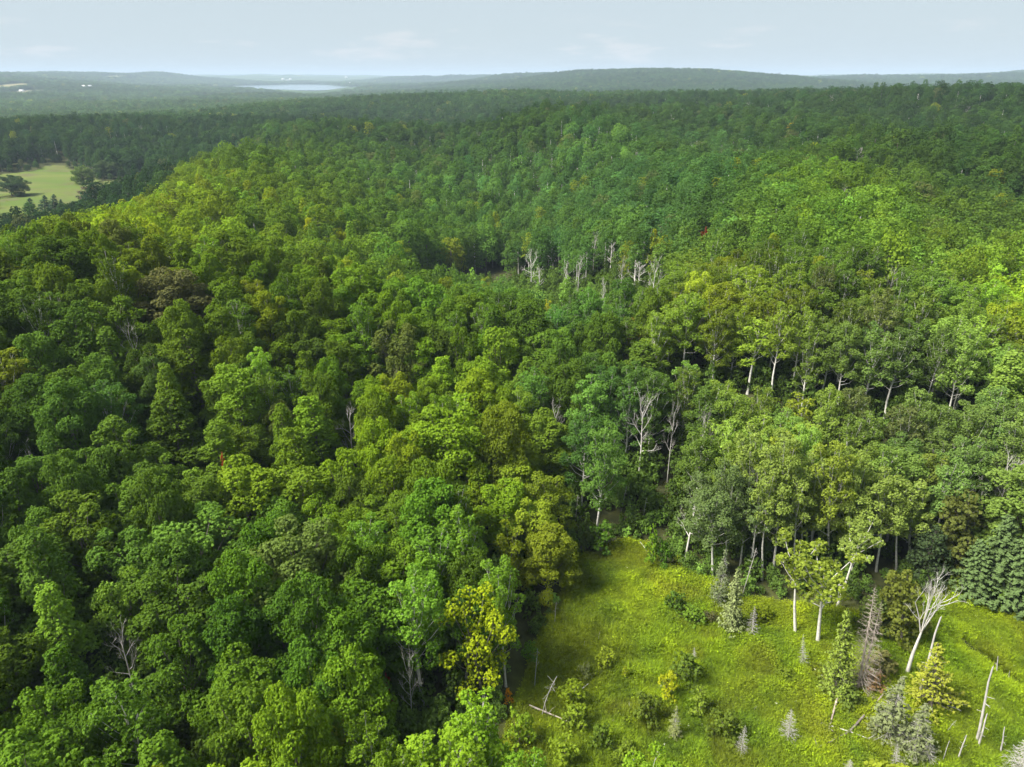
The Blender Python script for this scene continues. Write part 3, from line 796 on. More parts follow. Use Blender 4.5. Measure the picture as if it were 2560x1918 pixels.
hero('dead_spruce', 'dead_spruce', (2238, 1925), (2244, 1858), 34, K, 'dead grey conifer between and below the two half-dead spruces', 'dead conifer', 1, group=GD)
hero('dead_spruce', 'dead_spruce', (2560, 1960), (2560, 1850), 110, K, 'wide dead grey conifer in the bottom right corner', 'dead conifer', 0, group=GD)
hero('dead_spruce', 'dead_spruce', (1851, 1887), (1864, 1812), 42, K, 'dead pale conifer left of the bright whitish one on the marsh', 'dead conifer', 0, group=GD)
hero('spruce_tree', 'grey_spruce', (1685, 1847), (1692, 1764), 42, (.13, .15, .05), 'small thin greyish spruce among the shrubs of the open marsh', 'spruce', 1)
hero('dead_spruce', 'dead_spruce', (2122, 1945), (2126, 1898), 45, K, 'dead conifer tip at the bottom edge left of the half-dead spruces', 'dead conifer', 0, group=GD)
hero('dead_spruce', 'dead_spruce', (1735, 1655), (1736, 1618), 22, K, 'tiny grey dead conifer behind the dense dark marsh shrub', 'dead conifer', 1, group=GD)
SN = 'bare broken trunks in the marsh'
hero('snag', 'snag', (2441, 1858), (2481, 1667), 35, K, 'longest bare broken trunk leaning right at the right of the marsh', 'snag', 0, 0, SN)
hero('snag', 'snag', (2445, 1870), (2468, 1786), 22, K, 'short broken trunk at the foot of the longest leaning trunk', 'snag', 1, 0, SN)
hero('snag', 'snag', (2501, 1883), (2512, 1819), 20, K, 'short broken trunk right of the longest leaning trunk', 'snag', 1, 1, SN)
hero('snag', 'snag', (2354, 1910), (2373, 1853), 16, K, 'thin grey stake right of the half-dead spruces at the bottom edge', 'snag', 0, 2, SN)
hero('snag', 'snag', (2394, 1900), (2416, 1838), 18, K, 'grey broken trunk between the thin stake and the longest trunk', 'snag', 1, 3, SN)
hero('snag', 'snag', (2491, 1692), (2494, 1641), 18, K, 'upright broken trunk beside the ditch at the far right', 'snag', 1, 4, SN)
hero('snag', 'snag', (2361, 1838), (2384, 1800), 22, K, 'short bent brown stump right of the half-dead spruces', 'snag', 3, 0, SN)
hero('snag', 'snag', (2521, 1697), (2524, 1676), 12, K, 'low grey stump beside the ditch at the far right', 'snag', 1, 4, SN)
hero('snag', 'snag', (2296, 1743), (2351, 1543), 48, K, 'brown bare trunk leaning right just beside the forked white dead tree', 'snag', 0, 0, SN)
hero('snag', 'snag', (1336, 1719), (1344, 1621), 30, K, 'upright pale dead stem with side stubs at the left meadow edge', 'snag', 2, 0, SN)
hero('snag', 'snag', (1354, 1792), (1372, 1690), 42, K, 'pale bent dead stem with bristling top at the left meadow edge', 'snag', 3, 0, SN)
hero('snag', 'snag', (1386, 1566), (1390, 1505), 30, K, 'thin grey dead stem in the shade of the left forest edge', 'snag', 2, 1, SN)
hero('snag', 'snag', (1495, 1604), (1499, 1580), 8, K, 'thin upright grey stick in the darker grass of the upper marsh', 'snag', 2, 2, SN)
hero('snag', 'snag', (1459, 1622), (1462, 1602), 8, K, 'thin grey stick left of and below the other upright stick', 'snag', 2, 3, SN)
hero('snag', 'snag', (1570, 1782), (1576, 1757), 30, K, 'small tangled grey dead stem beside the dark round shrub', 'snag', 3, 2, SN)
hero('snag', 'snag', (1880, 1784), (1890, 1765), 26, K, 'small hooked grey dead stem in the lit open grass', 'snag', 3, .3, SN)
hero('snag', 'snag', (1437, 1322), (1445, 1237), 20, K, 'bare grey broken trunk in the forest left of the meadow corner', 'snag', 2, 0, SN)
hero('snag', 'snag', (1553, 1282), (1566, 1215), 16, K, 'thin pale dead stem at the back of the meadow corner', 'snag', 2, 1, SN)
hero('snag', 'snag', (1604, 1315), (1616, 1245), 18, K, 'pale forked dead stem right of the meadow corner', 'snag', 2, 2, SN)
SH = 'shrubs scattered over the marsh meadow'
for base, wpx, hpx, tint, lab, var in [
    ((1516, 1674), 44, 52, (.17, .21, .02), 'light yellow-green shrub, upper left of the open marsh shrubs', 1),
    ((1462, 1696), 44, 34, (.11, .13, .045), 'pale greyish shrub left of the light yellow-green one', 2),
    ((1563, 1699), 26, 34, (.17, .20, .012), 'smallest bright conical shrub between light and dark shrubs', 3),
    ((1670, 1752), 48, 72, (.21, .23, .012), 'tall yellow-green shrub in the middle of the open marsh', 1),
    ((1716, 1712), 80, 72, (.072, .108, .016), 'largest dense dark green shrub in the open marsh', 0),
    ((1752, 1786), 58, 72, (.12, .165, .02), 'light green shrub below the largest dark shrub', 3),
    ((1430, 1770), 62, 62, (.13, .175, .014), 'bright green young tree beside the brown fallen log', 1),
    ((1440, 1822), 70, 58, (.115, .16, .016), 'bright green shrub growing over the end of the brown log', 0),
    ((1618, 1805), 72, 66, (.078, .108, .016), 'dark round shrub below the middle of the marsh', 2),
    ((1810, 1842), 78, 58, (.080, .112, .016), 'dark low shrub left of the dead pale conifer', 2),
    ((1505, 1875), 56, 66, (.075, .115, .016), 'dark shrub right of the left meadow corner at the bottom', 0),
    ((1410, 1908), 68, 62, (.13, .18, .016), 'light green shrub at the bottom edge near the forest', 1),
    ((1690, 1530), 52, 52, (.060, .105, .016), 'dark green shrub in the upper middle of the meadow', 0),
    ((1731, 1558), 68, 36, (.085, .14, .016), 'low spreading shrub right of the upper middle shrub', 2),
    ((1775, 1562), 40, 30, (.07, .07, .03), 'low brownish shrub left of the pale grey-green spruce', 2),
    ((1465, 1372), 62, 78, (.070, .10, .018), 'olive green bushy young tree at the far meadow corner', 0),
    ((1503, 1385), 62, 82, (.065, .125, .016), 'mid green young tree right of the olive one at the corner', 1),
    ((1633, 1420), 48, 112, (.095, .165, .014), 'bright slender young tree at the back meadow edge', 3),
    ((1655, 1418), 48, 70, (.070, .14, .016), 'rounded green young tree just right of the bright slender one', 0),
    ((1697, 1415), 22, 30, (.17, .21, .012), 'small yellow-green shrub left of the half-dead crooked aspen', 1),
    ((2495, 1512), 62, 70, (.075, .12, .020), 'green shrub in front of the marsh-edge pines', 0),
    ((2400, 1480), 50, 40, (.09, .13, .018), 'low green shrub between the pines and the forked dead tree', 2),
    ((1900, 1560), 60, 42, (.13, .165, .012), 'yellow-green low shrub behind the small dead grey conifer', 2),
    ((2120, 1765), 66, 48, (.085, .12, .022), 'low green shrub at the foot of the brown dead conifer', 0),
    ((2180, 1722), 56, 40, (.20, .13, .06), 'brown-leaved low shrub at the foot of the brown dead conifer', 2),
    ((2200, 1690), 70, 60, (.12, .12, .04), 'olive-brown shrub right of the brown dead conifer', 0),
    ((1325, 1660), 40, 52, (.075, .15, .014), 'bright green bush at the shaded left forest edge', 1),
    ((1300, 1870), 66, 92, (.115, .175, .014), 'bright green young tree at the bottom of the left meadow edge', 1),
    ((1270, 1760), 26, 40, (.42, .22, .012), 'small orange-yellow sapling at the left forest edge', 3),
    ((1565, 1905), 66, 40, (.10, .14, .016), 'low green shrub at the bottom edge of the open marsh', 2),
    ((1960, 1700), 46, 26, (.10, .135, .014), 'low shrub left of the narrow dead conifer', 2)]:
    hero('young_tree' if 'tree' in lab or 'sapling' in lab else 'shrub', 'shrub', base, (base[0], base[1] - hpx), wpx, tint, lab, 'shrub', var, group=SH)

# canopy trees that stand out
SO = 'canopy trees that stand out'
hero('broadleaf_tree', 'gappy', (1215, 1775), (1172, 1467), 165, Y, 'bright yellow gappy tree at the left edge of the meadow', 'broadleaf tree', 0)
hero_top('broadleaf_tree', 'gappy', (1275, 1308), 15, 115, (.135, .17, .012), 'yellow-green tree above the bright yellow one at the meadow edge', 'broadleaf tree', 1)
hero_top('broadleaf_tree', 'gappy', (850, 1800), 14, 125, (.135, .17, .012), 'yellow-green tree at the bottom edge, left of centre', 'broadleaf tree', 1)
hero_top('broadleaf_tree', 'broadleaf', (1260, 1205), 17, 170, (.12, .19, .014), 'vivid green rounded maple at the left of the meadow corner', 'broadleaf tree', 0)
hero_top('broadleaf_tree', 'broadleaf', (600, 1165), 18, 240, (.115, .170, .014), 'bright yellow-green spreading maple left of centre', 'broadleaf tree', 2)
hero_top('broadleaf_tree', 'gappy', (985, 598), 19, 82, (.125, .178, .012), 'tall yellow-green tree beside the gully with dead aspens', 'broadleaf tree', 0)
hero_top('broadleaf_tree', 'broadleaf', (420, 678), 19, 178, (.085, .090, .034), 'broad olive-brown crown on the left ridge', 'broadleaf tree', 2)
hero_top('broadleaf_tree', 'broadleaf', (376, 888), 20, 88, (.062, .105, .024), 'lone slim tree with bare lower trunk left of centre', 'broadleaf tree', 7)
hero_top('broadleaf_tree', 'broadleaf', (770, 545), 18, 60, (.22, .24, .010), 'yellow tree on the ridge slope above the tall yellow-green tree', 'broadleaf tree', 4)
hero_top('broadleaf_tree', 'broadleaf', (845, 570), 17, 60, (.20, .23, .010), 'second yellow tree right of the ridge slope yellow tree', 'broadleaf tree', 5)
hero_top('broadleaf_tree', 'broadleaf', (1980, 308), 17, 26, (.36, .27, .010), 'small golden crown high in the right distance', 'broadleaf tree', 0)
hero_top('broadleaf_tree', 'broadleaf', (2082, 388), 18, 56, (.105, .20, .012), 'vivid green crown standing out on the right slope', 'broadleaf tree', 1)
hero_top('broadleaf_tree', 'broadleaf', (1637, 572), 16, 46, (.20, .22, .010), 'yellow-green crown right of the cluster of dead aspens', 'broadleaf tree', 4)
hero_top('broadleaf_tree', 'gappy', (1210, 690), 15, 46, (.135, .17, .012), 'yellow slim tree in the gully left of the white trunks', 'broadleaf tree', 1)
hero_top('broadleaf_tree', 'gappy', (1370, 748), 13, 30, (.28, .28, .010), 'small bright yellow tree among the gully trunks', 'broadleaf tree', 1)
hero_top('broadleaf_tree', 'gappy', (1588, 795), 16, 56, (.17, .15, .03), 'orange-tipped tree right of the gully trunks', 'broadleaf tree', 0)
hero_top('red_sapling', 'shrub', (965, 1685), 9, 34, RED, 'small red-leaved spray among green crowns near the bottom', 'shrub', 3)
hero_top('red_sapling', 'shrub', (553, 1130), 16.5, 26, (.20, .03, .02), 'dark red-leaved spray in the shade left of centre', 'shrub', 3)
hero_top('red_sapling', 'shrub', (1762, 568), 15.5, 18, RED, 'tiny red spray right of the dead aspen cluster', 'shrub', 1)
for key, top, h, wpx, lab, var in [
    ('dead_tree', (868, 1005), 16, 62, 'grey dead tree standing in the canopy left of centre', 1),
    ('dead_tree', (960, 808), 17.5, 88, 'pale dead branches spreading among green crowns near centre', 0),
    ('dead_tree', (315, 790), 18.5, 60, 'pale bare top on the left ridge below the olive-brown crown', 2),
    ('dead_tree', (1386, 985), 17, 74, 'dead grey tree with upswept limbs above the meadow corner', 0),
    ('white_dead', (1615, 965), 20, 62, 'pale bare top rising behind the meadow aspens', 2),
    ('white_dead', (1488, 575), 19, 26, 'tallest slender white dead tree in the gully', 1),
    ('white_dead', (1378, 605), 14, 40, 'white dead tree left of the tallest one in the gully', 0),
    ('white_dead', (1328, 618), 20, 46, 'leftmost pale dead tree of the gully cluster', 2),
    ('white_dead', (1530, 602), 13, 40, 'pale dead tree just right of the tallest one in the gully', 0),
    ('white_dead', (1640, 632), 21, 46, 'rightmost white dead tree of the gully cluster', 2),
    ('white_dead', (1604, 650), 12, 50, 'broad white dead tree left of the rightmost gully one', 0),
    ('white_dead', (1450, 635), 17, 30, 'thin pale dead tree in front of the tallest gully one', 1),
    ('white_dead', (1414, 655), 13, 22, 'short pale dead stem left of the thin gully dead tree', 0),
    ('white_dead', (1558, 640), 15, 26, 'pale dead stem between the two right gully dead trees', 1),
    ('white_dead', (1350, 668), 12, 24, 'low pale dead stem in front of the leftmost gully one', 0),
    ('white_dead', (1512, 690), 16, 20, 'white dead stem in front right of the tallest gully one', 0),
    ('white_dead', (1446, 700), 14, 20, 'white stem with thin top low in the gully', 1),
    ('dead_tree', (2113, 455), 17, 42, 'grey bare fan-shaped dead tree on the right slope', 0),
    ('dead_tree', (2147, 362), 17, 40, 'upper grey dead tree on the right slope', 2),
    ('dead_tree', (1861, 322), 17, 32, 'grey-purple dead tree in the upper right distance', 0),
    ('dead_tree', (1772, 338), 16, 24, 'small grey dead tree left of the grey-purple one', 1),
    ('dead_tree', (1532, 300), 16, 22, 'far grey dead crown above the middle', 0),
    ('dead_tree', (1592, 372), 19, 24, 'grey dead tree with visible stem in the upper middle', 1),
    ('sparse_tree', (2478, 1178), 16, 72, 'nearly bare white tree leaning right above the right marsh edge', 0),
    ('white_dead', (2548, 1115), 18, 60, 'broken white dead tree at the right picture edge', 2),
    ('dead_tree', (285, 1535), 15, 84, 'bare curving grey limbs among crowns at the lower left', 0),
    ('dead_tree', (1015, 1600), 15, 62, 'small bare pale limbs in the canopy left of the yellow tree', 2),
    ('dead_tree', (68, 1105), 14, 78, 'grey bare leaning limbs at the left picture edge', 0),
    ('dead_tree', (2240, 655), 15, 52, 'greyish bare twiggy crown on the right ridge', 0),
    ('dead_tree', (1772, 1010), 20, 44, 'grey broken snag tree right of the meadow aspens', 1),
    ('dead_tree', (1690, 985), 19, 40, 'pale bare trunks between the meadow aspens', 1)]:
    hero_top('dead_tree', key, top, h + (2.2 if key == 'white_dead' else 1.2), wpx * (1.45 if key == 'white_dead' else 1.15), A, lab, 'dead tree', var, ED)
# trees round the far field
hero('willow_tree', 'willow', (207, 462), (207, 417), 46, (.085, .125, .040), 'round pale green willow standing in the far field', 'broadleaf tree', 0)
for base, top, wpx, tint, lab, key in [
    ((30, 492), (30, 440), 62, (.040, .070, .028), 'dark broad tree at the left end of the far field', 'broadleaf'),
    ((240, 512), (240, 467), 74, (.095, .082, .060), 'purple-grey bushy tree at the near edge of the far field', 'broadleaf'),
    ((258, 448), (258, 402), 34, (.055, .085, .038), 'grey-green tree just right of the pale willow', 'broadleaf'),
    ((280, 448), (280, 405), 30, (.06, .09, .04), 'second grey-green tree right of the pale willow', 'broadleaf')]:
    hero('broadleaf_tree', key, base, top, wpx, tint, lab, 'broadleaf tree', 0)
for base, top, wpx, lab in [((112, 530), (112, 487), 34, 'dark pine in front of the far field, left of the pair'), ((135, 532), (135, 484), 32, 'dark pine in front of the far field, middle one'),
                            ((75, 536), (75, 494), 34, 'leftmost dark pine in front of the far field'), ((152, 530), (152, 497), 26, 'rightmost small dark pine in front of the far field')]:
    hero('pine_tree', 'pine', base, top, wpx, (.022, .045, .026), lab, 'pine', 0)

# ------------------------------------------------------------------ colour and kind of the canopy by stand, sun and cloud shade painted in
TP = [(80,1750,(.066,.120,.020)),(400,1700,(.068,.122,.020)),(700,1500,(.056,.110,.018)),(300,1300,(.066,.114,.028)),(100,1100,(.056,.100,.026)),(650,1000,(.08,.125,.024)),(900,1000,B),(1100,1250,(.075,.13,.018)),(1150,1050,(.11,.165,.014)),(1250,1130,(.12,.14,.02)),
      (900,1850,(.10,.16,.016)),(700,1880,B),(200,800,(.058,.098,.026)),(500,720,(.070,.110,.024)),(800,850,(.065,.115,.018)),(150,650,(.060,.104,.022)),(350,580,(.12,.168,.016)),(550,640,(.09,.14,.018)),(300,520,(.18,.215,.014)),(700,600,(.08,.13,.018)),
      (850,560,(.085,.13,.02)),(1000,500,(.045,.095,.024)),(1000,400,(.048,.09,.024)),(600,400,(.048,.092,.024)),(480,500,(.125,.172,.016)),(400,330,(.036,.07,.030)),(100,330,K),(1400,500,(.05,.10,.034)),(1700,480,BL),(1900,560,(.065,.115,.024)),(2150,540,(.10,.165,.02)),(2300,680,(.09,.13,.022)),
      (2050,640,(.07,.115,.024)),(1850,780,(.16,.19,.020)),(1850,880,(.10,.14,.026)),(2150,900,A),(2350,900,A),(2500,1000,A),(2530,760,(.13,.19,.016)),(1500,700,(.06,.11,.024)),(1300,640,(.055,.10,.03)),(1450,950,(.055,.10,.024)),(1500,1100,(.048,.095,.024)),(1600,1050,(.062,.112,.034)),
      (2000,1150,AB),(1850,1250,AB),(2200,1250,AB),(2400,1150,A),(2400,500,(.040,.076,.026)),(2300,350,(.036,.068,.024)),(1700,350,(.042,.080,.024)),(1280,300,K),(2000,250,K),(2500,300,K),(1000,260,K),(1100,800,(.07,.12,.018))]
TPX = np.array([(t[0], t[1]) for t in TP], float); TPC = np.array([t[2] for t in TP])

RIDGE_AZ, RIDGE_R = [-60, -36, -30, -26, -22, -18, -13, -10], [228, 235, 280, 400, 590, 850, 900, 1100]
def stand_tint(u, v, rng, xy=None, asp=None):
    u = np.clip(u, 0, 2560); v = np.clip(v, 215, 1900)
    sig = np.where(v < 450, 110, 125)
    d2 = ((u[:, None] - TPX[None, :, 0]) ** 2 + ((v[:, None] - TPX[None, :, 1]) * 1.25) ** 2)
    w = np.exp(-.5 * d2 / (sig ** 2)[:, None]) + 1e-9 / (d2 + 1)
    c = (w @ TPC) / w.sum(1, keepdims=True)
    n = len(u)
    if xy is not None:                                            # cloud shade painted into the tree tints of the valley behind the left ridge
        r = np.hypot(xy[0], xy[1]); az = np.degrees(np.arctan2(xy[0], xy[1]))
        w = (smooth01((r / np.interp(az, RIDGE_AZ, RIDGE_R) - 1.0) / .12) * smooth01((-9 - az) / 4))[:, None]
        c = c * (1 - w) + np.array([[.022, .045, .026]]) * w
        c = c * (1 + .55 * (vnoise(xy[0] / 60, xy[1] / 60, 41) * .5 + vnoise(xy[0] / 170, xy[1] / 170, 42) * .5 - .5))[:, None]  # noise puts sunlit and shaded patches into the canopy tints
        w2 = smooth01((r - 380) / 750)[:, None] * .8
        c = c * (1 - w2) + np.array([[.026, .052, .024]]) * w2  # distant forest tinted darker to stand in for cloud shade
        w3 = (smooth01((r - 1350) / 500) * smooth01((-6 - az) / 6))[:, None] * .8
        c = c * (1 - w3) + np.array([[.045, .076, .046]]) * w3  # far left plain tinted lighter, extra haze put into the leaf colour
    c = c * np.exp(rng.normal(0, .20, (n, 1)))                    # each tree is lighter or darker
    hue = rng.normal(0, 1, (n, 1))
    c = c * np.hstack([.99 + .05 * hue, np.ones((n, 1)), .62 - .04 * hue])
    if asp is not None: c = np.where(asp[:, None], c * np.array([[.95, 1.0, 1.25]]), c)   # aspen leaves are paler and cooler
    z = rng.uniform(0, 1, n)
    lum = c.sum(1, keepdims=True)
    yl = .022 if xy is None else np.where(np.hypot(xy[0], xy[1]) > 420, .007, .022)
    c = np.where((z < yl)[:, None], c * .4 + np.array([[.15, .17, .012]]) * .6, c)
    c = np.where(((z > .022) & (z < .040))[:, None], c * .45 + np.array([[.085, .090, .036]]) * .55, c)
    return np.clip(c, .012, .5)

ZASP = [([(1640,690),(1900,640),(2300,760),(2560,850),(2600,1150),(2300,1090),(1950,1080),(1750,1000),(1600,850)], .93),
        ([(1300,590),(1700,560),(1650,800),(1400,820),(1280,700)], .75),
        ([(1390,960),(1760,900),(1760,1250),(1420,1250)], .85),
        ([(1740,1040),(2330,1080),(2330,1420),(1740,1400)], .95),
        ([(1250,400),(2050,380),(2100,540),(1300,560)], .5),
        ([(2250,950),(2620,930),(2620,1200),(2300,1200)], .85)]
def aspen_share(u, v, x, y):
    p = np.where(vnoise(x / 75, y / 75, 91) * .6 + vnoise(x / 200, y / 200, 92) * .4 > .60, .55, .05)
    p = np.where((u < 900) & (v > 600), np.minimum(p, .08), p)
    for poly, q in ZASP: p = np.where(in_poly(u, v, poly), q, p)
    return p

GLADE_PX = [[(1000,690),(1250,670),(1500,740),(1660,800),(1600,900),(1280,820),(1040,770)],
            [(1640,965),(1900,1015),(2150,1075),(2400,1115),(2400,1230),(2050,1210),(1800,1150),(1640,1085)],
            [(1400,1180),(1600,1190),(1700,1260),(1680,1330),(1560,1330),(1440,1290)]]
GLADES = [[tuple(hit(a, b))[:2] for a, b in g] for g in GLADE_PX]
# ------------------------------------------------------------------ near forest: one by one
rng = np.random.default_rng(21)
NEAR_R = 430.0
nC = 42000
rr = np.sqrt(rng.uniform(34 ** 2, NEAR_R ** 2, nC)); aa = np.radians(rng.uniform(-58, 54, nC))
cx, cyy = rr * np.sin(aa), rr * np.cos(aa)
cz = ground(cx, cyy)
uu, vv, ff = project(np.stack([cx, cyy, cz + 18], -1))
ub, vb, _ = project(np.stack([cx, cyy, cz], -1))
isA = rng.uniform(0, 1, nC) < aspen_share(uu, vv, cx, cyy)
bad = in_poly(cx, cyy, MEADOW) | (poly_dist(cx, cyy, MEADOW) < 1.2) | in_poly(cx, cyy, FIELD)
for g in GLADES: bad |= in_poly(cx, cyy, g)
bad |= (uu < -600) | (uu > 2750) | (vv > 2350)
order = np.argsort(rr)
_, vmid, fmid = project(np.stack([cx, cyy, cz + 11], -1))
CLR = np.array([[float(x) for x in c] for c in CLEAR])
def in_the_way(i, rad):
    ru = rad * FPX / fmid[i] * .85; rv = 7.5 * FPX / fmid[i]
    return bool(np.any((CLR[:, 0] > fmid[i] + 2) & (uu[i] + ru > CLR[:, 1]) & (uu[i] - ru < CLR[:, 2]) & (vmid[i] + rv > CLR[:, 3]) & (vmid[i] - rv < CLR[:, 4])))
near = []
lowz = in_poly(cx, cyy, FIELD_LOW)
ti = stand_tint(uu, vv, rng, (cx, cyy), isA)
for i in order:
    if bad[i]: continue
    rad = rng.uniform(2.8, 4.6) if isA[i] else rng.choice([4.2, 5.2, 6.2, 7.4])
    if not grid_free(cx[i], cyy[i], rad, (.60 if not isA[i] else .58)): continue
    if in_the_way(i, rad): continue
    grid_add(cx[i], cyy[i], rad)
    near.append((i, rad))

def visible(P):
    """is a point seen over the hills (terrain with its canopy) in front of it"""
    P = np.asarray(P, float)
    t = np.linspace(.15, .93, 40)[:, None]
    x = P[None, :, 0] * t; y = P[None, :, 1] * t; z = CAM_H + (P[None, :, 2] - CAM_H) * t
    return ~np.any(z < ground(x, y) + 14.5, axis=0)

LIM = {True: 290 - sum(t['cat'] == 'aspen tree' for t in THINGS), False: 290 - sum(t['cat'] == 'broadleaf tree' for t in THINGS)}
NI = np.array([n[0] for n in near]); NR = np.array([n[1] for n in near])
TOPS = np.stack([cx[NI], cyy[NI], cz[NI] + 18], -1)
vis = visible(TOPS)
inf = (uu[NI] > -10) & (uu[NI] < 2570) & (vv[NI] > 100) & (vv[NI] < 1960)
stuff_pts = []
cnt = {True: 0, False: 0}
for k in range(len(NI)):
    i = NI[k]; asp = bool(isA[i]); rad = NR[k]
    key = 'aspen' if asp else 'broadleaf'
    var = int(rng.integers(0, len(PROTOS[key]))); p = PROTOS[key][var]
    h = (rng.uniform(18, 24) if asp else rng.uniform(15.5, 24.5) * (.86 + .14 * rad / 5.5))
    if vb[i] > 1150 and ub[i] > 1150 and poly_dist(cx[i:i+1], cyy[i:i+1], MEADOW)[0] < 6 and not asp: h *= .78
    w = 2 * rad * 1.12
    if lowz[i]: h *= .42; w *= .5
    if inf[k] and vis[k] and cnt[asp] < LIM[asp]:
        cnt[asp] += 1
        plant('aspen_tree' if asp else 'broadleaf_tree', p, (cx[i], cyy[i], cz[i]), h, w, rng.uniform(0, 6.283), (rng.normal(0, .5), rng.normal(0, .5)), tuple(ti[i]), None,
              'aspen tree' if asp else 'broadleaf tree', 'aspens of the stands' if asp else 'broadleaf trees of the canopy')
    else:
        stuff_pts.append((cx[i], cyy[i], cz[i], h, w, asp, var, i, 0 if rr[i] < 170 else 1))

# ------------------------------------------------------------------ scatter by geometry nodes (uncountable growth only)
def unlinked_collection(name, meshes):
    c = bpy.data.collections.new(name)
    for i, m in enumerate(meshes):
        c.objects.link(bpy.data.objects.new('%s_%03d' % (name, i), m))
    return c

def scatter(name, P, idx, scl, rot, tint, coll):
    n = len(P)
    me = bpy.data.meshes.new(name)
    me.vertices.add(n); me.vertices.foreach_set('co', np.asarray(P, np.float32).ravel())
    a = me.attributes.new('idx', 'INT', 'POINT'); a.data.foreach_set('value', np.asarray(idx, np.int32))
    a = me.attributes.new('scl', 'FLOAT_VECTOR', 'POINT'); a.data.foreach_set('vector', np.asarray(scl, np.float32).ravel())
    a = me.attributes.new('rot', 'FLOAT_VECTOR', 'POINT'); a.data.foreach_set('vector', np.asarray(rot, np.float32).ravel())
    a = me.attributes.new('tint', 'FLOAT_COLOR', 'POINT'); c4 = np.ones((n, 4), np.float32); c4[:, :3] = tint
    a.data.foreach_set('color', c4.ravel())
    o = obj(name, me)
    ng = bpy.data.node_groups.new(name, 'GeometryNodeTree')
    ng.interface.new_socket('Geometry', in_out='INPUT', socket_type='NodeSocketGeometry')
    ng.interface.new_socket('Geometry', in_out='OUTPUT', socket_type='NodeSocketGeometry')
    N, L = ng.nodes, ng.links
    gi = N.new('NodeGroupInput'); go = N.new('NodeGroupOutput')
    ci = N.new('GeometryNodeCollectionInfo'); ci.inputs['Collection'].default_value = coll
    ci.inputs['Separate Children'].default_value = True; ci.inputs['Reset Children'].default_value = True
    ip = N.new('GeometryNodeInstanceOnPoints'); ip.inputs['Pick Instance'].default_value = True
    def na(nm, ty):
        x = N.new('GeometryNodeInputNamedAttribute'); x.data_type = ty; x.inputs['Name'].default_value = nm
        return x.outputs['Attribute']
    er = N.new('FunctionNodeEulerToRotation'); L.new(na('rot', 'FLOAT_VECTOR'), er.inputs[0])
    L.new(gi.outputs[0], ip.inputs['Points']); L.new(ci.outputs[0], ip.inputs['Instance'])
    L.new(na('idx', 'INT'), ip.inputs['Instance Index']); L.new(er.outputs[0], ip.inputs['Rotation']); L.new(na('scl', 'FLOAT_VECTOR'), ip.inputs['Scale'])
    L.new(ip.outputs[0], go.inputs[0])
    md = o.modifiers.new('scatter', 'NODES'); md.node_group = ng
    o['kind'] = 'stuff'
    return o

nb, na_ = len(PROTOS['broadleaf']), len(PROTOS['aspen'])
LB, LA = PROTOS['broadleaf'], PROTOS['aspen']
far_meshes = [p.crown for p in LB] + [p.crown for p in LA] + [p.mid for p in LB] + [p.mid for p in LA] + [p.far for p in LB] + [p.far for p in LA] + [p.trunk for p in LB] + [p.trunk for p in LA] + [PROTOS['dead_tree'][0].trunk, PROTOS['dead_tree'][2].trunk]
NT = nb + na_
FOREST = unlinked_collection('forest_kinds', far_meshes)
P_, I_, S_c, R_, T_ = [], [], [], [], []
def push(P, i, s, r, t): P_.append(P); I_.append(i); S_c.append(s); R_.append(r); T_.append(t)
for (x, y, z, h, w, asp, var, i, lod) in stuff_pts:
    p = (LA if asp else LB)[var]; base = nb + var if asp else var
    rz = rng.uniform(0, 6.283); s = (w / p.w, w / p.w, h / p.h); r = (rng.normal(0, .02), rng.normal(0, .02), rz)
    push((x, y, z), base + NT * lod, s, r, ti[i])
    if lod == 0: push((x, y, z), base + NT * 3, s, r, ti[i])

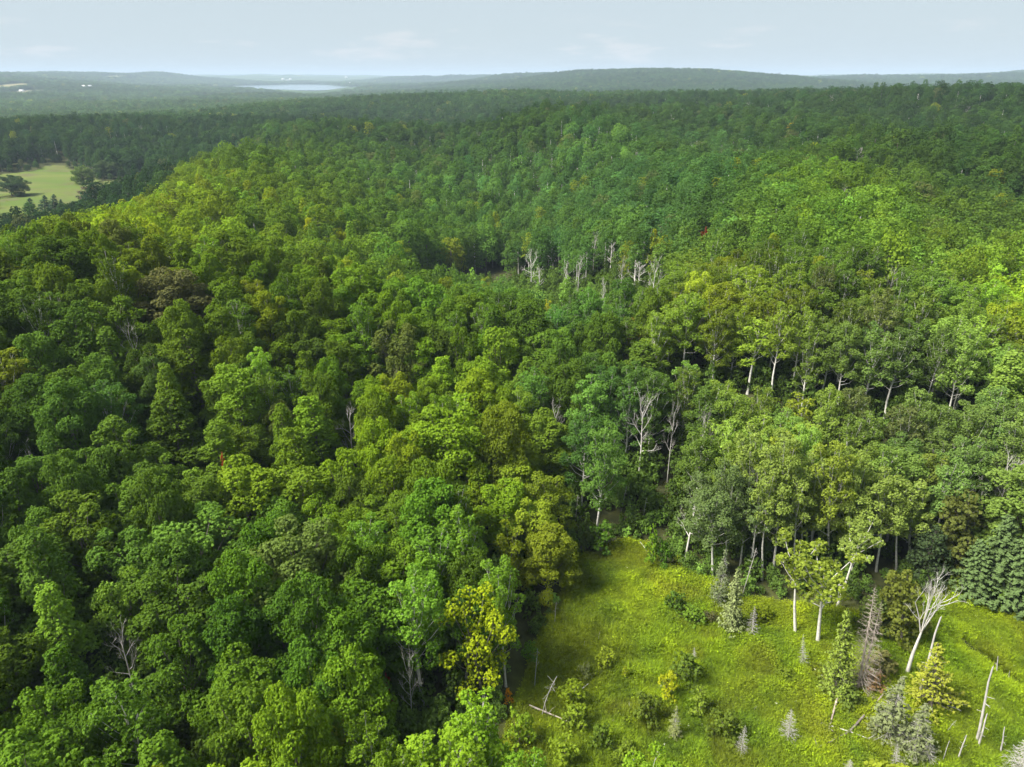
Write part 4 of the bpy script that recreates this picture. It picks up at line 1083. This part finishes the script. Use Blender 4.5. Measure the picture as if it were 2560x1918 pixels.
def far_ring(r0, r1, step, lod, scale=1.0, az=46):
    ext = r1
    n = int(2 * ext * math.sin(R(az)) / step)
    gx, gy = np.meshgrid(np.arange(-n // 2, n // 2 + 1) * step, np.arange(0, int(ext / step) + 1) * step)
    gx = gx.ravel() + rng.uniform(-.42, .42, gx.size) * step; gy = gy.ravel() + rng.uniform(-.42, .42, gy.size) * step
    r = np.hypot(gx, gy); a = np.degrees(np.arctan2(gx, gy))
    k = (r > r0) & (r <= r1) & (np.abs(a) < az)
    gx, gy, r = gx[k], gy[k], r[k]
    k = ~in_poly(gx, gy, FIELD)
    for cxy, rad in CLEARINGS: k &= ((gx - cxy[0]) / rad[0]) ** 2 + ((gy - cxy[1]) / rad[1]) ** 2 > 1
    k &= (lake_val(gx, gy) > 1.06) & ((gy > LAKE_C[1]) | (lake_val(gx, gy) > 1.5 + .25 * (vnoise(gx / 240, gy / 240, 17) - .5)))
    gx, gy, r = gx[k], gy[k], r[k]
    z = ground(gx, gy)
    k = visible(np.stack([gx, gy, z + 22], -1))
    gx, gy, z = gx[k], gy[k], z[k]
    u, v, _ = project(np.stack([gx, gy, z + 18], -1))
    asp = rng.uniform(0, 1, len(gx)) < aspen_share(u, v, gx, gy)
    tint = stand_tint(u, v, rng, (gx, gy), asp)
    big = (vnoise(gx / 260, gy / 260, 31) - .5)[:, None]
    tint = np.clip(tint * (1 + .4 * big), .012, .4)
    var = np.where(asp, nb + rng.integers(0, na_, len(gx)), rng.integers(0, nb, len(gx)))
    hs = rng.uniform(.78, 1.2, len(gx)) * (1 + (scale - 1) * .3); ws = rng.uniform(.75, 1.25, len(gx)) * scale * (step / 8.0 if lod == 2 else 1) * np.where(asp, 1.15, 1)
    if lod == 2: hs = hs * (1 + .15 * (step / 8 - 1))
    lw = in_poly(gx, gy, FIELD_LOW); hs = np.where(lw, hs * .42, hs); ws = np.where(lw, ws * .5, ws)
    dead = rng.uniform(0, 1, len(gx)) < (.012 if lod == 1 else 0)
    idx = var + NT * lod; idx = np.where(dead, NT * 4 + rng.integers(0, 2, len(gx)), idx)
    m = len(gx)
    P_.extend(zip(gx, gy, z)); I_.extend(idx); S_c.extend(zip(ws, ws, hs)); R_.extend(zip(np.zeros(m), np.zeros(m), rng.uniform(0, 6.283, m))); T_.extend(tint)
    return m

def lake_val(x, y):
    y = np.asarray(y); dx = (np.asarray(x) - LAKE_C[0] * y / LAKE_C[1]) / np.maximum(y, 1) * LAKE_C[1]; dy = (y - LAKE_C[1])
    th = np.arctan2(dx / 560., dy / 1850.)
    return np.hypot(dx / 560., dy / 1850.) / (1 + .10 * np.sin(3 * th + .6) + .06 * np.sin(5 * th))
CLEARINGS = []
far_clear = []
def far_field(name, u, v, wpx, depth_m, label, col):
    c = hit(u, v, 0, 1200); d = math.hypot(c.x, c.y)
    rx = wpx * .5 * d / FPX
    CLEARINGS.append(((c.x, c.y), (rx, depth_m * .5)))
    far_clear.append((name, c, rx, depth_m * .5, label, col))
far_field('hay_field', 125, 203, 70, 1500, 'large tan hay field on the far left hillside', (0.186, 0.167, 0.081))
far_field('hay_field', 55, 214, 60, 1200, 'narrow pale field low on the far left hillside', (0.174, 0.161, 0.081))
far_field('hay_field', 222, 265, 86, 700, 'tan clearing with houses beyond the left wooded hill', (0.211, 0.167, 0.105))
far_field('hay_field', 255, 196, 40, 1000, 'small pale field high on the far left hillside', (0.124, 0.136, 0.062))
far_field('hay_field', 510, 246, 60, 900, 'pale yard at the edge of the distant village', (0.223, 0.198, 0.136))
far_field('hay_field', 592, 241, 48, 900, 'tan field right of the distant village yard', (0.236, 0.198, 0.124))
far_field('hay_field', 20, 238, 50, 900, 'pale clearing at the far left picture edge', (0.161, 0.155, 0.099))
M_WALL = [simple_mat('white_siding', (.60, .59, .57)), simple_mat('cream_siding', (.62, .57, .47)), simple_mat('grey_siding', (.45, .46, .47))]
M_ROOF = [simple_mat('grey_shingle_roof', (.16, .16, .17)), simple_mat('white_metal_roof', (.52, .53, .54), .6), simple_mat('brown_shingle_roof', (.20, .13, .10))]
M_PANE = simple_mat('dark_window_glass', (.05, .06, .07), .15); M_DOOR = simple_mat('painted_door', (.22, .12, .09))
HOUSES = [
    (178, 259, 16, 9, 4, M_WALL[0], M_ROOF[1], 'leftmost white house by the tan clearing beyond the left hill', .2),
    (206, 263, 13, 8, 3.5, M_WALL[1], M_ROOF[2], 'low cream house in front of the tan clearing', -.1),
    (259, 261, 13, 9, 4, M_WALL[0], M_ROOF[0], 'white house at the right end of the tan clearing', .4),
    (275, 260, 15, 9, 4, M_WALL[0], M_ROOF[1], 'larger white house second from the right by the tan clearing', .1),
    (306, 262, 20, 10, 4, M_WALL[2], M_ROOF[0], 'long grey house right of the tan clearing', -.2),
    (97, 200, 34, 20, 8, M_WALL[0], M_ROOF[1], 'white farm building at the left end of the hillside hay field', .1),
    (163, 211, 28, 16, 7, M_WALL[0], M_ROOF[1], 'white farm building below the right end of the hillside field', 0),
    (175, 215, 34, 15, 7, M_WALL[0], M_ROOF[0], 'second white building below the right end of the hillside field', .2),
    (217, 220, 60, 24, 9, M_WALL[0], M_ROOF[1], 'long white barn right of the hillside field', .05, 'barn'),
    (55, 229, 24, 12, 6, M_WALL[0], M_ROOF[1], 'white house near the far left picture edge', .1),
    (468, 247, 22, 12, 6, M_WALL[0], M_ROOF[1], 'leftmost white house of the distant village', .2),
    (490, 246, 18, 12, 5, M_WALL[0], M_ROOF[0], 'white house with grey roof in the distant village', -.2),
    (515, 244, 26, 14, 5, M_WALL[1], M_ROOF[1], 'cream house right in the distant village', .1),
    (547, 226, 24, 12, 7, M_WALL[0], M_ROOF[1], 'single white house left below the lake', .1),
    (648, 236, 22, 12, 6, M_WALL[0], M_ROOF[2], 'white house with brown roof below the lake', 0),
    (736, 238, 30, 14, 6, M_WALL[0], M_ROOF[1], 'white house left of the pair beyond the ridge', .1),
    (744, 239, 26, 12, 6, M_WALL[0], M_ROOF[1], 'white house right of the pair beyond the ridge', -.1),
    (708, 199, 50, 22, 10, M_WALL[0], M_ROOF[1], 'white building on the far shore left', 0),
    (718, 201, 40, 22, 9, M_WALL[0], M_ROOF[0], 'white building on the far shore middle', .2),
    (726, 199, 40, 22, 12, M_WALL[0], M_ROOF[1], 'white building on the far shore right', 0),
    (866, 194, 50, 22, 10, M_WALL[0], M_ROOF[1], 'lone white building above the right end of the lake', 0),
    (852, 207, 44, 18, 7, M_WALL[0], M_ROOF[1], 'white building at the right tip of the lake', .1),
    (2203, 196, 30, 14, 8, M_WALL[0], M_ROOF[1], 'white building on the far right plain', .1, 'barn'),
    ]
for a in HOUSES:
    c = hit(a[0], a[1], 3.5, 1200); d = math.hypot(c.x, c.y); q = 1 - min(.08, 170 / d)
    CLEARINGS.append(((c.x * q, c.y * q), (a[2] * 1.1 + 8, 230)))
n1 = far_ring(NEAR_R, 1250, 10.4, 1, 1.15)
n2 = far_ring(1250, 2700, 11.5, 2)
n3 = far_ring(2700, 6200, 21.0, 2) + far_ring(6200, 11500, 36.0, 2)
print('far trees', n1, n2, n3, 'near', len(near), cnt)
forest = scatter('distant_forest', np.array(P_), I_, np.array(S_c), np.array(R_), np.array(T_), FOREST)
tag(forest, 'unbroken green woodland covering the hills behind the nearer trees', 'forest', None, 'stuff')

# ------------------------------------------------------------------ undergrowth inside the forest edge
rng = np.random.default_rng(33)
n = 13000
ur = np.sqrt(rng.uniform(36 ** 2, 330 ** 2, n)); ua = np.radians(rng.uniform(-52, 48, n))
ux, uy = ur * np.sin(ua), ur * np.cos(ua)
k = ~in_poly(ux, uy, MEADOW) & ~in_poly(ux, uy, FIELD); ux, uy = ux[k], uy[k]
uz = ground(ux, uy); m = len(ux)
edge = np.clip(1 - poly_dist(ux, uy, MEADOW) / 10, 0, 1)
us = rng.uniform(.8, 2.1, m); us = us * (1 - .5 * edge); ush = us * rng.uniform(.9, 1.5, m)
glade = np.zeros(m)
for g in GLADES: glade = np.maximum(glade, in_poly(ux, uy, g))
ut = np.array([[.056, .092, .018]]) * np.exp(rng.normal(0, .3, (m, 1))) * (1 + edge[:, None] * .6) * (1 + glade[:, None] * .35)
UND = unlinked_collection('undergrowth_kinds', [p.crown for p in PROTOS['shrub']])
und = scatter('undergrowth', np.stack([ux, uy, uz - .1], -1), rng.integers(0, 4, m), np.stack([us, us, ush], -1), np.stack([np.zeros(m)] * 2 + [rng.uniform(0, 6.28, m)], -1), ut, UND)
tag(und, 'dark leafy undergrowth filling the forest floor between the trunks', 'undergrowth', None, 'stuff')

# ------------------------------------------------------------------ marsh grass and herbs
def make_tuft(seed, nb, h, spread, width, curve):
    g = np.random.default_rng(seed)
    V, F, lv = [], [], []
    for i in range(nb):
        az = g.uniform(0, 6.283); rr = spread * math.sqrt(g.uniform(0, 1)); b = np.array([math.cos(az) * rr, math.sin(az) * rr, 0])
        d = np.array([math.cos(az + g.normal(0, .8)), math.sin(az + g.normal(0, .8)), 0]); hh = h * g.uniform(.6, 1.15)
        s = np.cross(d, [0, 0, 1]) * width
        m = b + d * curve * .35 + [0, 0, hh * .6]; t = b + d * curve + [0, 0, hh * g.uniform(.75, 1.0)]
        k = len(V) * 1
        o = sum(len(x) for x in V)
        V.append([b - s, b + s, m + s * .8, m - s * .8, t]); F.append([[o, o + 1, o + 2, o + 3]]); lv += [g.uniform(0, 1)] * 5
        F[-1].append([o + 3, o + 2, o + 4, o + 4])
    V = np.concatenate(V); Q = np.array([f[0] for f in F]); T = np.array([f[1][:3] for f in F])
    return mesh_np('grass_tuft', V, [Q, T], [M_GRASS], attrs={'lv': lv})
def make_herb(seed, n, h, sp, leaf):
    g = np.random.default_rng(seed)
    P = np.stack([g.normal(0, sp, n), g.normal(0, sp, n), h * g.uniform(.35, 1.0, n)], -1)
    V, F, lv = leaf_cards(g, P, np.tile([[0, 0, 1.]], (n, 1)), leaf, 3, up=.4)
    return mesh_np('herb', V, F, [M_GRASS], attrs={'lv': lv})
GR = unlinked_collection('grass_kinds', [make_tuft(1, 22, .85, .32, .020, .35), make_tuft(2, 20, .7, .35, .022, .3), make_tuft(3, 18, 1.05, .25, .018, .45), make_herb(4, 22, .6, .24, .13), make_herb(5, 20, .8, .28, .15)])
rng = np.random.default_rng(44)
mx = np.array([p[0] for p in MEADOW]); my = np.array([p[1] for p in MEADOW])
n = 190000
gx = rng.uniform(max(mx.min(), -30), min(mx.max(), 95), n); gy = rng.uniform(max(my.min(), 45), my.max(), n)
u, v, _ = project(np.stack([gx, gy, np.zeros(n)], -1))
k = in_poly(gx, gy, MEADOW) & (u > -40) & (u < 2640) & (v < 2010)
DITCH = [tuple(hit(a, b))[:2] for a, b in [(2405, 1606), (2423, 1621), (2450, 1642), (2478, 1665), (2505, 1690), (2540, 1714), (2600, 1745)]]
dd = np.full(n, 1e9)
for (a, b), (c, d) in zip(DITCH[:-1], DITCH[1:]):
    t = np.clip(((gx - a) * (c - a) + (gy - b) * (d - b)) / ((c - a) ** 2 + (d - b) ** 2), 0, 1)
    dd = np.minimum(dd, np.hypot(gx - a - t * (c - a), gy - b - t * (d - b)))
k &= dd > .75
LOGS = [[(2093, 1748), (2080, 1795), (2068, 1841)], [(2157, 1800), (2122, 1838), (2090, 1857), (2047, 1876), (2030, 1895)], [(2044, 1815), (2075, 1826), (2120, 1838), (2175, 1860)], [(1323, 1774), (1375, 1795), (1425, 1815)]]
for lg in LOGS:
    W_ = [tuple(hit(*p))[:2] for p in lg]
    for (a, b), (c, d) in zip(W_[:-1], W_[1:]):
        t = np.clip(((gx - a) * (c - a) + (gy - b) * (d - b)) / ((c - a) ** 2 + (d - b) ** 2), 0, 1)
        k &= np.hypot(gx - a - t * (c - a), gy - b - t * (d - b)) > rng.uniform(.05, .5, n)
gx, gy, u, v, dd = gx[k], gy[k], u[k], v[k], dd[k]
m = len(gx); gz = ground(gx, gy)
patch = vnoise(gx / 5, gy / 5, 71) * .5 + vnoise(gx / 1.9, gy / 1.9, 72) * .3 + vnoise(gx / 14, gy / 14, 73) * .45
pd = poly_dist(gx, gy, MEADOW)
# grass is browner at the left, herbs are yellower along the trees and round the fallen logs
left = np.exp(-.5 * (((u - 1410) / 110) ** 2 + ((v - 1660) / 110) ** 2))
yel = np.exp(-pd / 2.5) * .9 + np.exp(-.5 * (((u - 2110) / 130) ** 2 + ((v - 1790) / 70) ** 2)) + np.exp(-.5 * (((u - 1650) / 120) ** 2 + ((v - 1450) / 50) ** 2)) * .9 + np.exp(-.5 * (((u - 1950) / 70) ** 2 + ((v - 1560) / 70) ** 2))
lush = np.exp(-((dd - 1.8) / 1.2) ** 2) * (u > 2380)
g0 = np.array([.112, .154, .004]); g1c = np.array([.072, .116, .006]); br = np.array([.085, .095, .014]); ye = np.array([.142, .168, .005]); lu = np.array([.15, .20, .004])
pn = np.clip((patch - .35) / .5, 0, 1)[:, None]
t = g1c * (1 - pn) + g0 * pn
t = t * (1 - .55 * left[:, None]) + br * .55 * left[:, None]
yw = (np.clip(yel, 0, 1) * np.clip((patch - .3) * 2, 0, 1))[:, None]
t = t * (1 - .7 * yw) + ye * .7 * yw
t = t * (1 - .7 * lush[:, None]) + lu * .7 * lush[:, None]
mot = vnoise(gx / 2.6, gy / 2.6, 75) * .6 + vnoise(gx / 8, gy / 8, 76) * .4
t = t * (.66 + .68 * mot)[:, None]
sed = (np.clip((vnoise(gx / 3.4, gy / 3.4, 77) * .55 + vnoise(gx / 9, gy / 9, 78) * .45 - .56) * 6, 0, 1) * .55)[:, None]
t = t * (1 - sed) + br * sed
t *= np.exp(rng.normal(0, .2, (m, 1)))
herb = rng.uniform(0, 1, m) < .12 + .6 * np.clip(yel, 0, 1)
flow = rng.uniform(0, 1, m) < .0009
t = np.where(flow[:, None], np.array([[.62, .62, .55]]), t)
idx = np.where(herb | flow, rng.integers(3, 5, m), rng.integers(0, 3, m))
gs = rng.uniform(.7, 1.35, m) * (.6 + .8 * vnoise(gx / 2.6, gy / 2.6, 75)); gs = np.where(flow, .3, gs)
gr = scatter('marsh_grass', np.stack([gx, gy, gz + np.where(flow, .35, 0)], -1), idx, np.stack([gs, gs, gs * rng.uniform(.8, 1.2, m)], -1), np.stack([rng.normal(0, .1, m), rng.normal(0, .1, m), rng.uniform(0, 6.28, m)], -1), np.clip(t, .01, .7), GR)
tag(gr, 'tall yellow-green marsh grass and herbs of the open meadow', 'grass', None, 'stuff')
print('grass', m)

# the ditch
M_DITCH = simple_mat('dark_ditch_water', (.016, .018, .010), .25)
V = []; 
for i, (a, b) in enumerate(DITCH):
    a2, b2 = DITCH[min(i + 1, len(DITCH) - 1)]; a1, b1 = DITCH[max(i - 1, 0)]
    t = unit(np.array([a2 - a1, b2 - b1])); nrm = np.array([-t[1], t[0]]) * (.62 + .1 * math.sin(i * 2.1)); z = g1(a, b) + .03
    V += [[a - nrm[0], b - nrm[1], z], [a + nrm[0], b + nrm[1], z]]
F = np.array([[2 * i, 2 * i + 1, 2 * i + 3, 2 * i + 2] for i in range(len(DITCH) - 1)])
tag(obj('stream', mesh_np('stream', V, F, [M_DITCH])), 'narrow dark ditch through the marsh at the right', None, None, 'structure')

# fallen logs
def log(pts, r, mat, label, twigs=0):
    P = [hit(*p) for p in pts]
    T = Tubes(7); r = r * 1.1; lift = r * .8 + .5
    base = P[0]
    pp = np.array([list(q - base) for q in P]) + [0, 0, lift]
    if len(pp) == 2: pp = np.array([pp[0], pp[0] * .5 + pp[1] * .5 + [0.1, .05, .08], pp[1]])
    T.add(pp, np.linspace(r, r * .45, len(pp)))
    g = np.random.default_rng(len(label))
    tr = T.mesh('trunk', mat)
    e = bpy.data.objects.new('fallen_log', None); COL.objects.link(e); e.location = base
    obj('trunk', tr, e)
    for k in range(twigs):
        q = g.uniform(.15, .95) * (len(pp) - 1); i = int(q); p = pp[i] + (pp[min(i + 1, len(pp) - 1)] - pp[i]) * (q - i)
        d = unit(g.normal(0, 1, 3) + [0, 0, .4]); d[2] = abs(d[2]); l = g.uniform(.6, 1.8)
        B_ = Tubes(4); B_.add([p, p + d * l * .5 + g.normal(0, .08, 3), p + d * l], [r * .35, r * .22, .012])
        obj('branch', B_.mesh('branch', mat), e)
    tag(e, label, 'log', 'fallen logs in the marsh')
    THINGS.append(dict(o=e, loc=base, h=.5, w=3, tint=K, label=label, name='fallen_log', cat='log'))
log([(2093, 1748), (2080, 1795), (2068, 1841)], .17, M_DEADB, 'brown fallen log lying straight in the yellow herbs of the marsh', 1)
log([(2157, 1800), (2122, 1838), (2090, 1857), (2047, 1876), (2030, 1895)], .15, M_BARK, 'dark crooked fallen trunk with bare side branches in the marsh', 5)
log([(2044, 1815), (2075, 1826), (2120, 1838), (2175, 1860)], .11, M_DEAD, 'pale thin fallen stem crossing the dark crooked trunk', 3)
log([(1323, 1774), (1375, 1795), (1425, 1815)], .13, M_DEADB, 'brown fallen log at the left meadow edge under bright shrubs', 2)
log([(2209, 1740), (2175, 1783)], .12, M_DEADB, 'reddish brown fallen log left of the half-dead grey spruces', 1)
log([(2455, 1325), (2492, 1350)], .13, M_DEAD, 'pale fallen stem lying below the broken tree at the right', 0)
log([(1598, 1362), (1625, 1400)], .09, M_DEAD, 'thin pale leaning stem at the back corner of the meadow', 0)
log([(1950, 1615), (1990, 1613)], .09, M_DEADB, 'thin brown stem lying left of the narrow dead conifer', 0)
log([(2365, 1775), (2400, 1787)], .09, M_DEAD, 'short pale stem lying right of the golden pine', 0)
log([(1452, 1733), (1472, 1718)], .07, M_DEAD, 'short pale stick lying beside the bright young tree', 0)

# ------------------------------------------------------------------ far field, hay fields, lake
def field_material(name, a, b, c):
    m, N, L, out = new_mat(name)
    tc = N.new('ShaderNodeTexCoord')
    mp = N.new('ShaderNodeMapping'); mp.inputs['Scale'].default_value = (.012, .03, 1); mp.inputs['Rotation'].default_value = (0, 0, .7); L.new(tc.outputs['Object'], mp.inputs[0])
    n1_ = N.new('ShaderNodeTexNoise'); n1_.inputs['Scale'].default_value = 1.0; n1_.inputs['Detail'].default_value = 6; n1_.inputs['Distortion'].default_value = .8; L.new(mp.outputs[0], n1_.inputs['Vector'])
    r1 = N.new('ShaderNodeMapRange'); L.new(n1_.outputs['Fac'], r1.inputs[0]); r1.inputs[1].default_value = .38; r1.inputs[2].default_value = .62
    n2_ = N.new('ShaderNodeTexNoise'); n2_.inputs['Scale'].default_value = .05; n2_.inputs['Detail'].default_value = 5; L.new(tc.outputs['Object'], n2_.inputs['Vector'])
    r2 = N.new('ShaderNodeMapRange'); L.new(n2_.outputs['Fac'], r2.inputs[0]); r2.inputs[1].default_value = .5; r2.inputs[2].default_value = .72
    col = mix_col(N, L, r1.outputs[0], a, b); col = mix_col(N, L, r2.outputs[0], col, c)
    bs = N.new('ShaderNodeBsdfPrincipled'); bs.inputs['Roughness'].default_value = .95; bs.inputs['Specular IOR Level'].default_value = .1
    L.new(col, bs.inputs['Base Color']); L.new(bs.outputs[0], out.inputs['Surface'])
    return m
def drape(name, poly, step, lift, mat):
    px = np.array([p[0] for p in poly]); py = np.array([p[1] for p in poly])
    xs = np.arange(px.min(), px.max() + step, step); ys = np.arange(py.min(), py.max() + step, step)
    X, Y = np.meshgrid(xs, ys, indexing='ij'); Z = ground(X, Y) + lift
    nx, ny = X.shape
    i = np.arange(nx - 1)[:, None]; j = np.arange(ny - 1)[None]
    Q = np.stack([i * ny + j, (i + 1) * ny + j, (i + 1) * ny + j + 1, i * ny + j + 1], -1).reshape(-1, 4)
    cx_ = X.ravel()[Q].mean(1); cy_ = Y.ravel()[Q].mean(1)
    Q = Q[in_poly(cx_, cy_, poly)]
    return mesh_np(name, np.stack([X, Y, Z], -1).reshape(-1, 3), Q, [mat], smooth=True)
fm = field_material('meadow_in_the_valley', (.066, .100, .018), (.092, .112, .026), (.082, .080, .036))
tag(obj('field', drape('field', FIELD, 5, .6, fm)), 'pale green open field in the left valley', None, None, 'structure')
for name, c, rx, ry, label, col in far_clear:
    th = np.linspace(0, 2 * math.pi, 25)[:-1]
    poly = [(c.x + rx * math.cos(a) * (1 + .12 * math.sin(3 * a + rx)), c.y + ry * math.sin(a)) for a in th]
    mt = field_material('dry_hay', tuple(x * .85 for x in col), col, tuple(x * 1.1 for x in col))
    tag(obj(name, drape(name, poly, max(8, rx / 14), 3.0, mt)), label, None, None, 'structure')

m, N, L, out = new_mat('lake_water')
b = N.new('ShaderNodeBsdfPrincipled'); b.inputs['Base Color'].default_value = (.10, .16, .19, 1); b.inputs['Roughness'].default_value = .12; b.inputs['IOR'].default_value = 1.33
no = N.new('ShaderNodeTexNoise'); no.inputs['Scale'].default_value = .05; tc = N.new('ShaderNodeTexCoord'); L.new(tc.outputs['Object'], no.inputs['Vector'])
bp = N.new('ShaderNodeBump'); bp.inputs['Strength'].default_value = .15; L.new(no.outputs['Fac'], bp.inputs['Height']); L.new(bp.outputs[0], b.inputs['Normal'])
L.new(b.outputs[0], out.inputs['Surface'])
th = np.linspace(0, 2 * math.pi, 121)[:-1]
sc_ = (1 + .10 * np.sin(3 * th + .6) + .06 * np.sin(5 * th))
ly_ = LAKE_C[1] + 1850 * np.cos(th) * sc_
lv_ = np.stack([LAKE_C[0] * ly_ / LAKE_C[1] + 560 * np.sin(th) * sc_ * ly_ / LAKE_C[1], ly_, np.full(120, LAKE_Z + .6)], -1)
lv_ = np.vstack([lv_, [[LAKE_C[0], LAKE_C[1], LAKE_Z + .6]]])
tag(obj('lake', mesh_np('lake', lv_, np.array([[120, (i + 1) % 120, i] for i in range(120)]), [m])), 'pale blue lake in the distant valley', None, None, 'structure')

# ------------------------------------------------------------------ far houses
def house(u, v, L_, W, H, wall, roof, label, rz=0.0, cat='house'):
    c = hit(u, v, 3.5, 1200)
    e = bpy.data.objects.new('barn' if cat == 'barn' else 'house', None); COL.objects.link(e); e.location = (c.x, c.y, c.z + 1.5); e.rotation_euler = (0, 0, rz)
    l, w, g = L_ / 2, W / 2, W * .36
    V = [(-l, -w, -2), (l, -w, -2), (l, w, -2), (-l, w, -2), (-l, -w, H), (l, -w, H), (l, w, H), (-l, w, H), (-l, 0, H + g), (l, 0, H + g)]
    obj('wall', mesh_np('wall', V, [np.array([[0, 1, 5, 4], [2, 3, 7, 6]]), np.array([[1, 2, 6], [1, 6, 9], [1, 9, 5], [3, 0, 4], [3, 4, 8], [3, 8, 7]])], [wall]), e)
    o, t = .5, .3; lo = l + o; wo = w + o; hz = H - o * g / w
    V = [(-lo, -wo, hz + .05), (lo, -wo, hz + .05), (lo, 0, H + g + .05), (-lo, 0, H + g + .05), (lo, wo, hz + .05), (-lo, wo, hz + .05)]
    V2 = V + [(x, y, z + t) for x, y, z in V]
    F = [[6, 7, 8, 9], [9, 8, 10, 11], [0, 3, 2, 1], [3, 5, 4, 2], [0, 1, 7, 6], [4, 5, 11, 10], [1, 2, 8, 7], [2, 4, 10, 8], [3, 0, 6, 9], [5, 3, 9, 11]]
    obj('roof', mesh_np('roof', V2, np.array(F), [roof]), e)
    for k, x in enumerate(np.linspace(-l * .65, l * .65, 4)):
        a, z0, z1 = (.5, 1.0, 2.3) if k != 1 else (.5, -.1, 2.1)
        V = [(x - a, -w - .04, z0), (x + a, -w - .04, z0), (x + a, -w - .04, z1), (x - a, -w - .04, z1)]
        obj('window' if k != 1 else 'door', mesh_np('window', V, np.array([[0, 1, 2, 3]]), [M_PANE if k != 1 else M_DOOR]), e)
    tag(e, label, cat, 'far houses and barns in the valley')
for a in HOUSES: house(*a)
# white silo right of the lake
c = hit(875, 214, 6, 1200)
e = bpy.data.objects.new('silo', None); COL.objects.link(e); e.location = (c.x, c.y, c.z - 2)
T = Tubes(14); T.add([[0, 0, 0], [0, 0, 18], [0, 0, 36]], [5.5, 5.5, 5.5]); obj('wall', T.mesh('wall', M_WALL[0]), e)
T = Tubes(14); T.add([[0, 0, 36.05], [0, 0, 38.5], [0, 0, 40.5], [0, 0, 41.2]], [5.6, 4.8, 2.8, .1]); obj('roof', T.mesh('roof', M_ROOF[1]), e)
tag(e, 'tall white silo standing right of the lake', 'silo')

# ------------------------------------------------------------------ labels: single each tree out by what stands near it
LM = [(2305, 1500, 'the forked white dead tree'), (1190, 1580, 'the bright yellow meadow-edge tree'), (1260, 1260, 'the vivid green maple at the meadow corner'), (600, 1220, 'the spreading yellow-green maple left of centre'),
      (985, 640, 'the tall yellow-green gully tree'), (420, 720, 'the olive-brown ridge crown'), (376, 930, 'the lone slim tree'), (868, 1060, 'the grey dead tree left of centre'), (960, 830, 'the pale dead branches near centre'),
      (1386, 1030, 'the dead tree above the meadow corner'), (1488, 620, 'the tallest white gully tree'), (2076, 1200, 'the tallest lit aspen'), (285, 1570, 'the curving bare limbs at lower left'), (1015, 1640, 'the small bare pale limbs'),
      (965, 1700, 'the red-leaved spray near the bottom'), (553, 1138, 'the dark red spray'), (315, 805, 'the pale bare top on the ridge'), (68, 1150, 'the bare leaning limbs at the left edge'), (2478, 1230, 'the nearly bare white leaning tree'),
      (850, 1840, 'the yellow-green tree at the bottom edge'), (770, 560, 'the yellow ridge-slope tree'), (2240, 670, 'the twiggy grey crown on the right ridge'), (2113, 475, 'the fan-shaped dead tree'), (1637, 590, 'the yellow-green crown by the dead aspens'),
      (1588, 830, 'the orange-tipped tree'), (1772, 1050, 'the broken snag tree'), (2082, 410, 'the vivid green slope crown'), (1615, 985, 'the pale bare top behind the aspens'), (40, 1870, 'the bottom left corner'), (20, 640, 'the left end of the ridge'),
      (1690, 1030, 'the pale bare trunks between aspens'), (2548, 1160, 'the broken white tree at the right edge'), (1740, 1290, 'the half-dead crooked aspen'), (207, 440, 'the willow in the far field')]
LMX = np.array([(a, b) for a, b, _ in LM], float)
ORD = ['nearest', 'second-nearest', 'third-nearest', 'fourth-nearest', 'fifth-nearest', 'sixth-nearest', 'seventh-nearest', 'eighth-nearest', 'ninth-nearest', 'tenth-nearest', 'eleventh-nearest', 'twelfth-nearest', 'thirteenth-nearest', 'fourteenth-nearest', 'fifteenth-nearest']
def colour_word(t):
    r, g, b_ = t; l = .25 * r + .65 * g + .1 * b_
    if r > g * .93: return 'yellow' if l > .12 else 'olive-brown'
    if l > .105: return 'bright green'
    if b_ > g * .30: return 'grey-green' if l > .07 else 'dull dark green'
    return 'dark green' if l < .07 else 'mid green'
buckets = {}
for rec in THINGS:
    if rec['label']: continue
    P = np.array([[rec['loc'].x, rec['loc'].y, rec['loc'].z + rec['h'] * .75]])
    u, v, _ = project(P); u, v = float(u[0]), float(v[0])
    d = np.hypot(LMX[:, 0] - u, (LMX[:, 1] - v) * 1.2); j = int(np.argmin(d))
    dx, dy = u - LMX[j, 0], v - LMX[j, 1]
    if abs(dx) > abs(dy) * 1.1: w = 'right of' if dx > 0 else 'left of'
    else: w = 'below' if dy > 0 else 'above'
    kind = 'aspen' if rec['cat'] == 'aspen tree' else 'broadleaf tree'
    key = (colour_word(rec['tint']), kind, w, LM[j][2])
    buckets.setdefault(key, []).append((float(d[j]), id(rec), rec))
for (cw, kind, w, lm), lst in buckets.items():
    lst.sort()
    for i, (_, _, rec) in enumerate(lst):
        od = (ORD[i] + ' ' if i < len(ORD) else '%dth-nearest ' % (i + 1)) if len(lst) > 1 else ''
        rec['o']['label'] = '%s%s %s %s %s' % (od, cw, kind, w, lm)
print('things', len(THINGS))

# ------------------------------------------------------------------ haze
m, N, L, out = new_mat('pale_haze')
pv = N.new('ShaderNodeVolumePrincipled')
pv.inputs['Color'].default_value = (.51, .64, .80, 1)
pv.inputs['Density'].default_value = 0.78e-4
pv.inputs['Anisotropy'].default_value = 0.0
L.new(pv.outputs[0], out.inputs['Volume'])
E, z0, z1 = 46000, Z_MIN - 1.0, max(CAM_H, Z_MAX + 55) + 5.0
print('haze from', z0, 'to', z1)
V = [(x, y, z) for z in (z0, z1) for x, y in ((-E, -E), (E, -E), (E, E), (-E, E))]
F = np.array([[3, 2, 1, 0], [4, 5, 6, 7], [0, 1, 5, 4], [1, 2, 6, 5], [2, 3, 7, 6], [3, 0, 4, 7]])
hz = obj('haze', mesh_np('haze', V, F, [m]))
tag(hz, 'pale blue summer haze over the far hills', None, None, 'stuff')
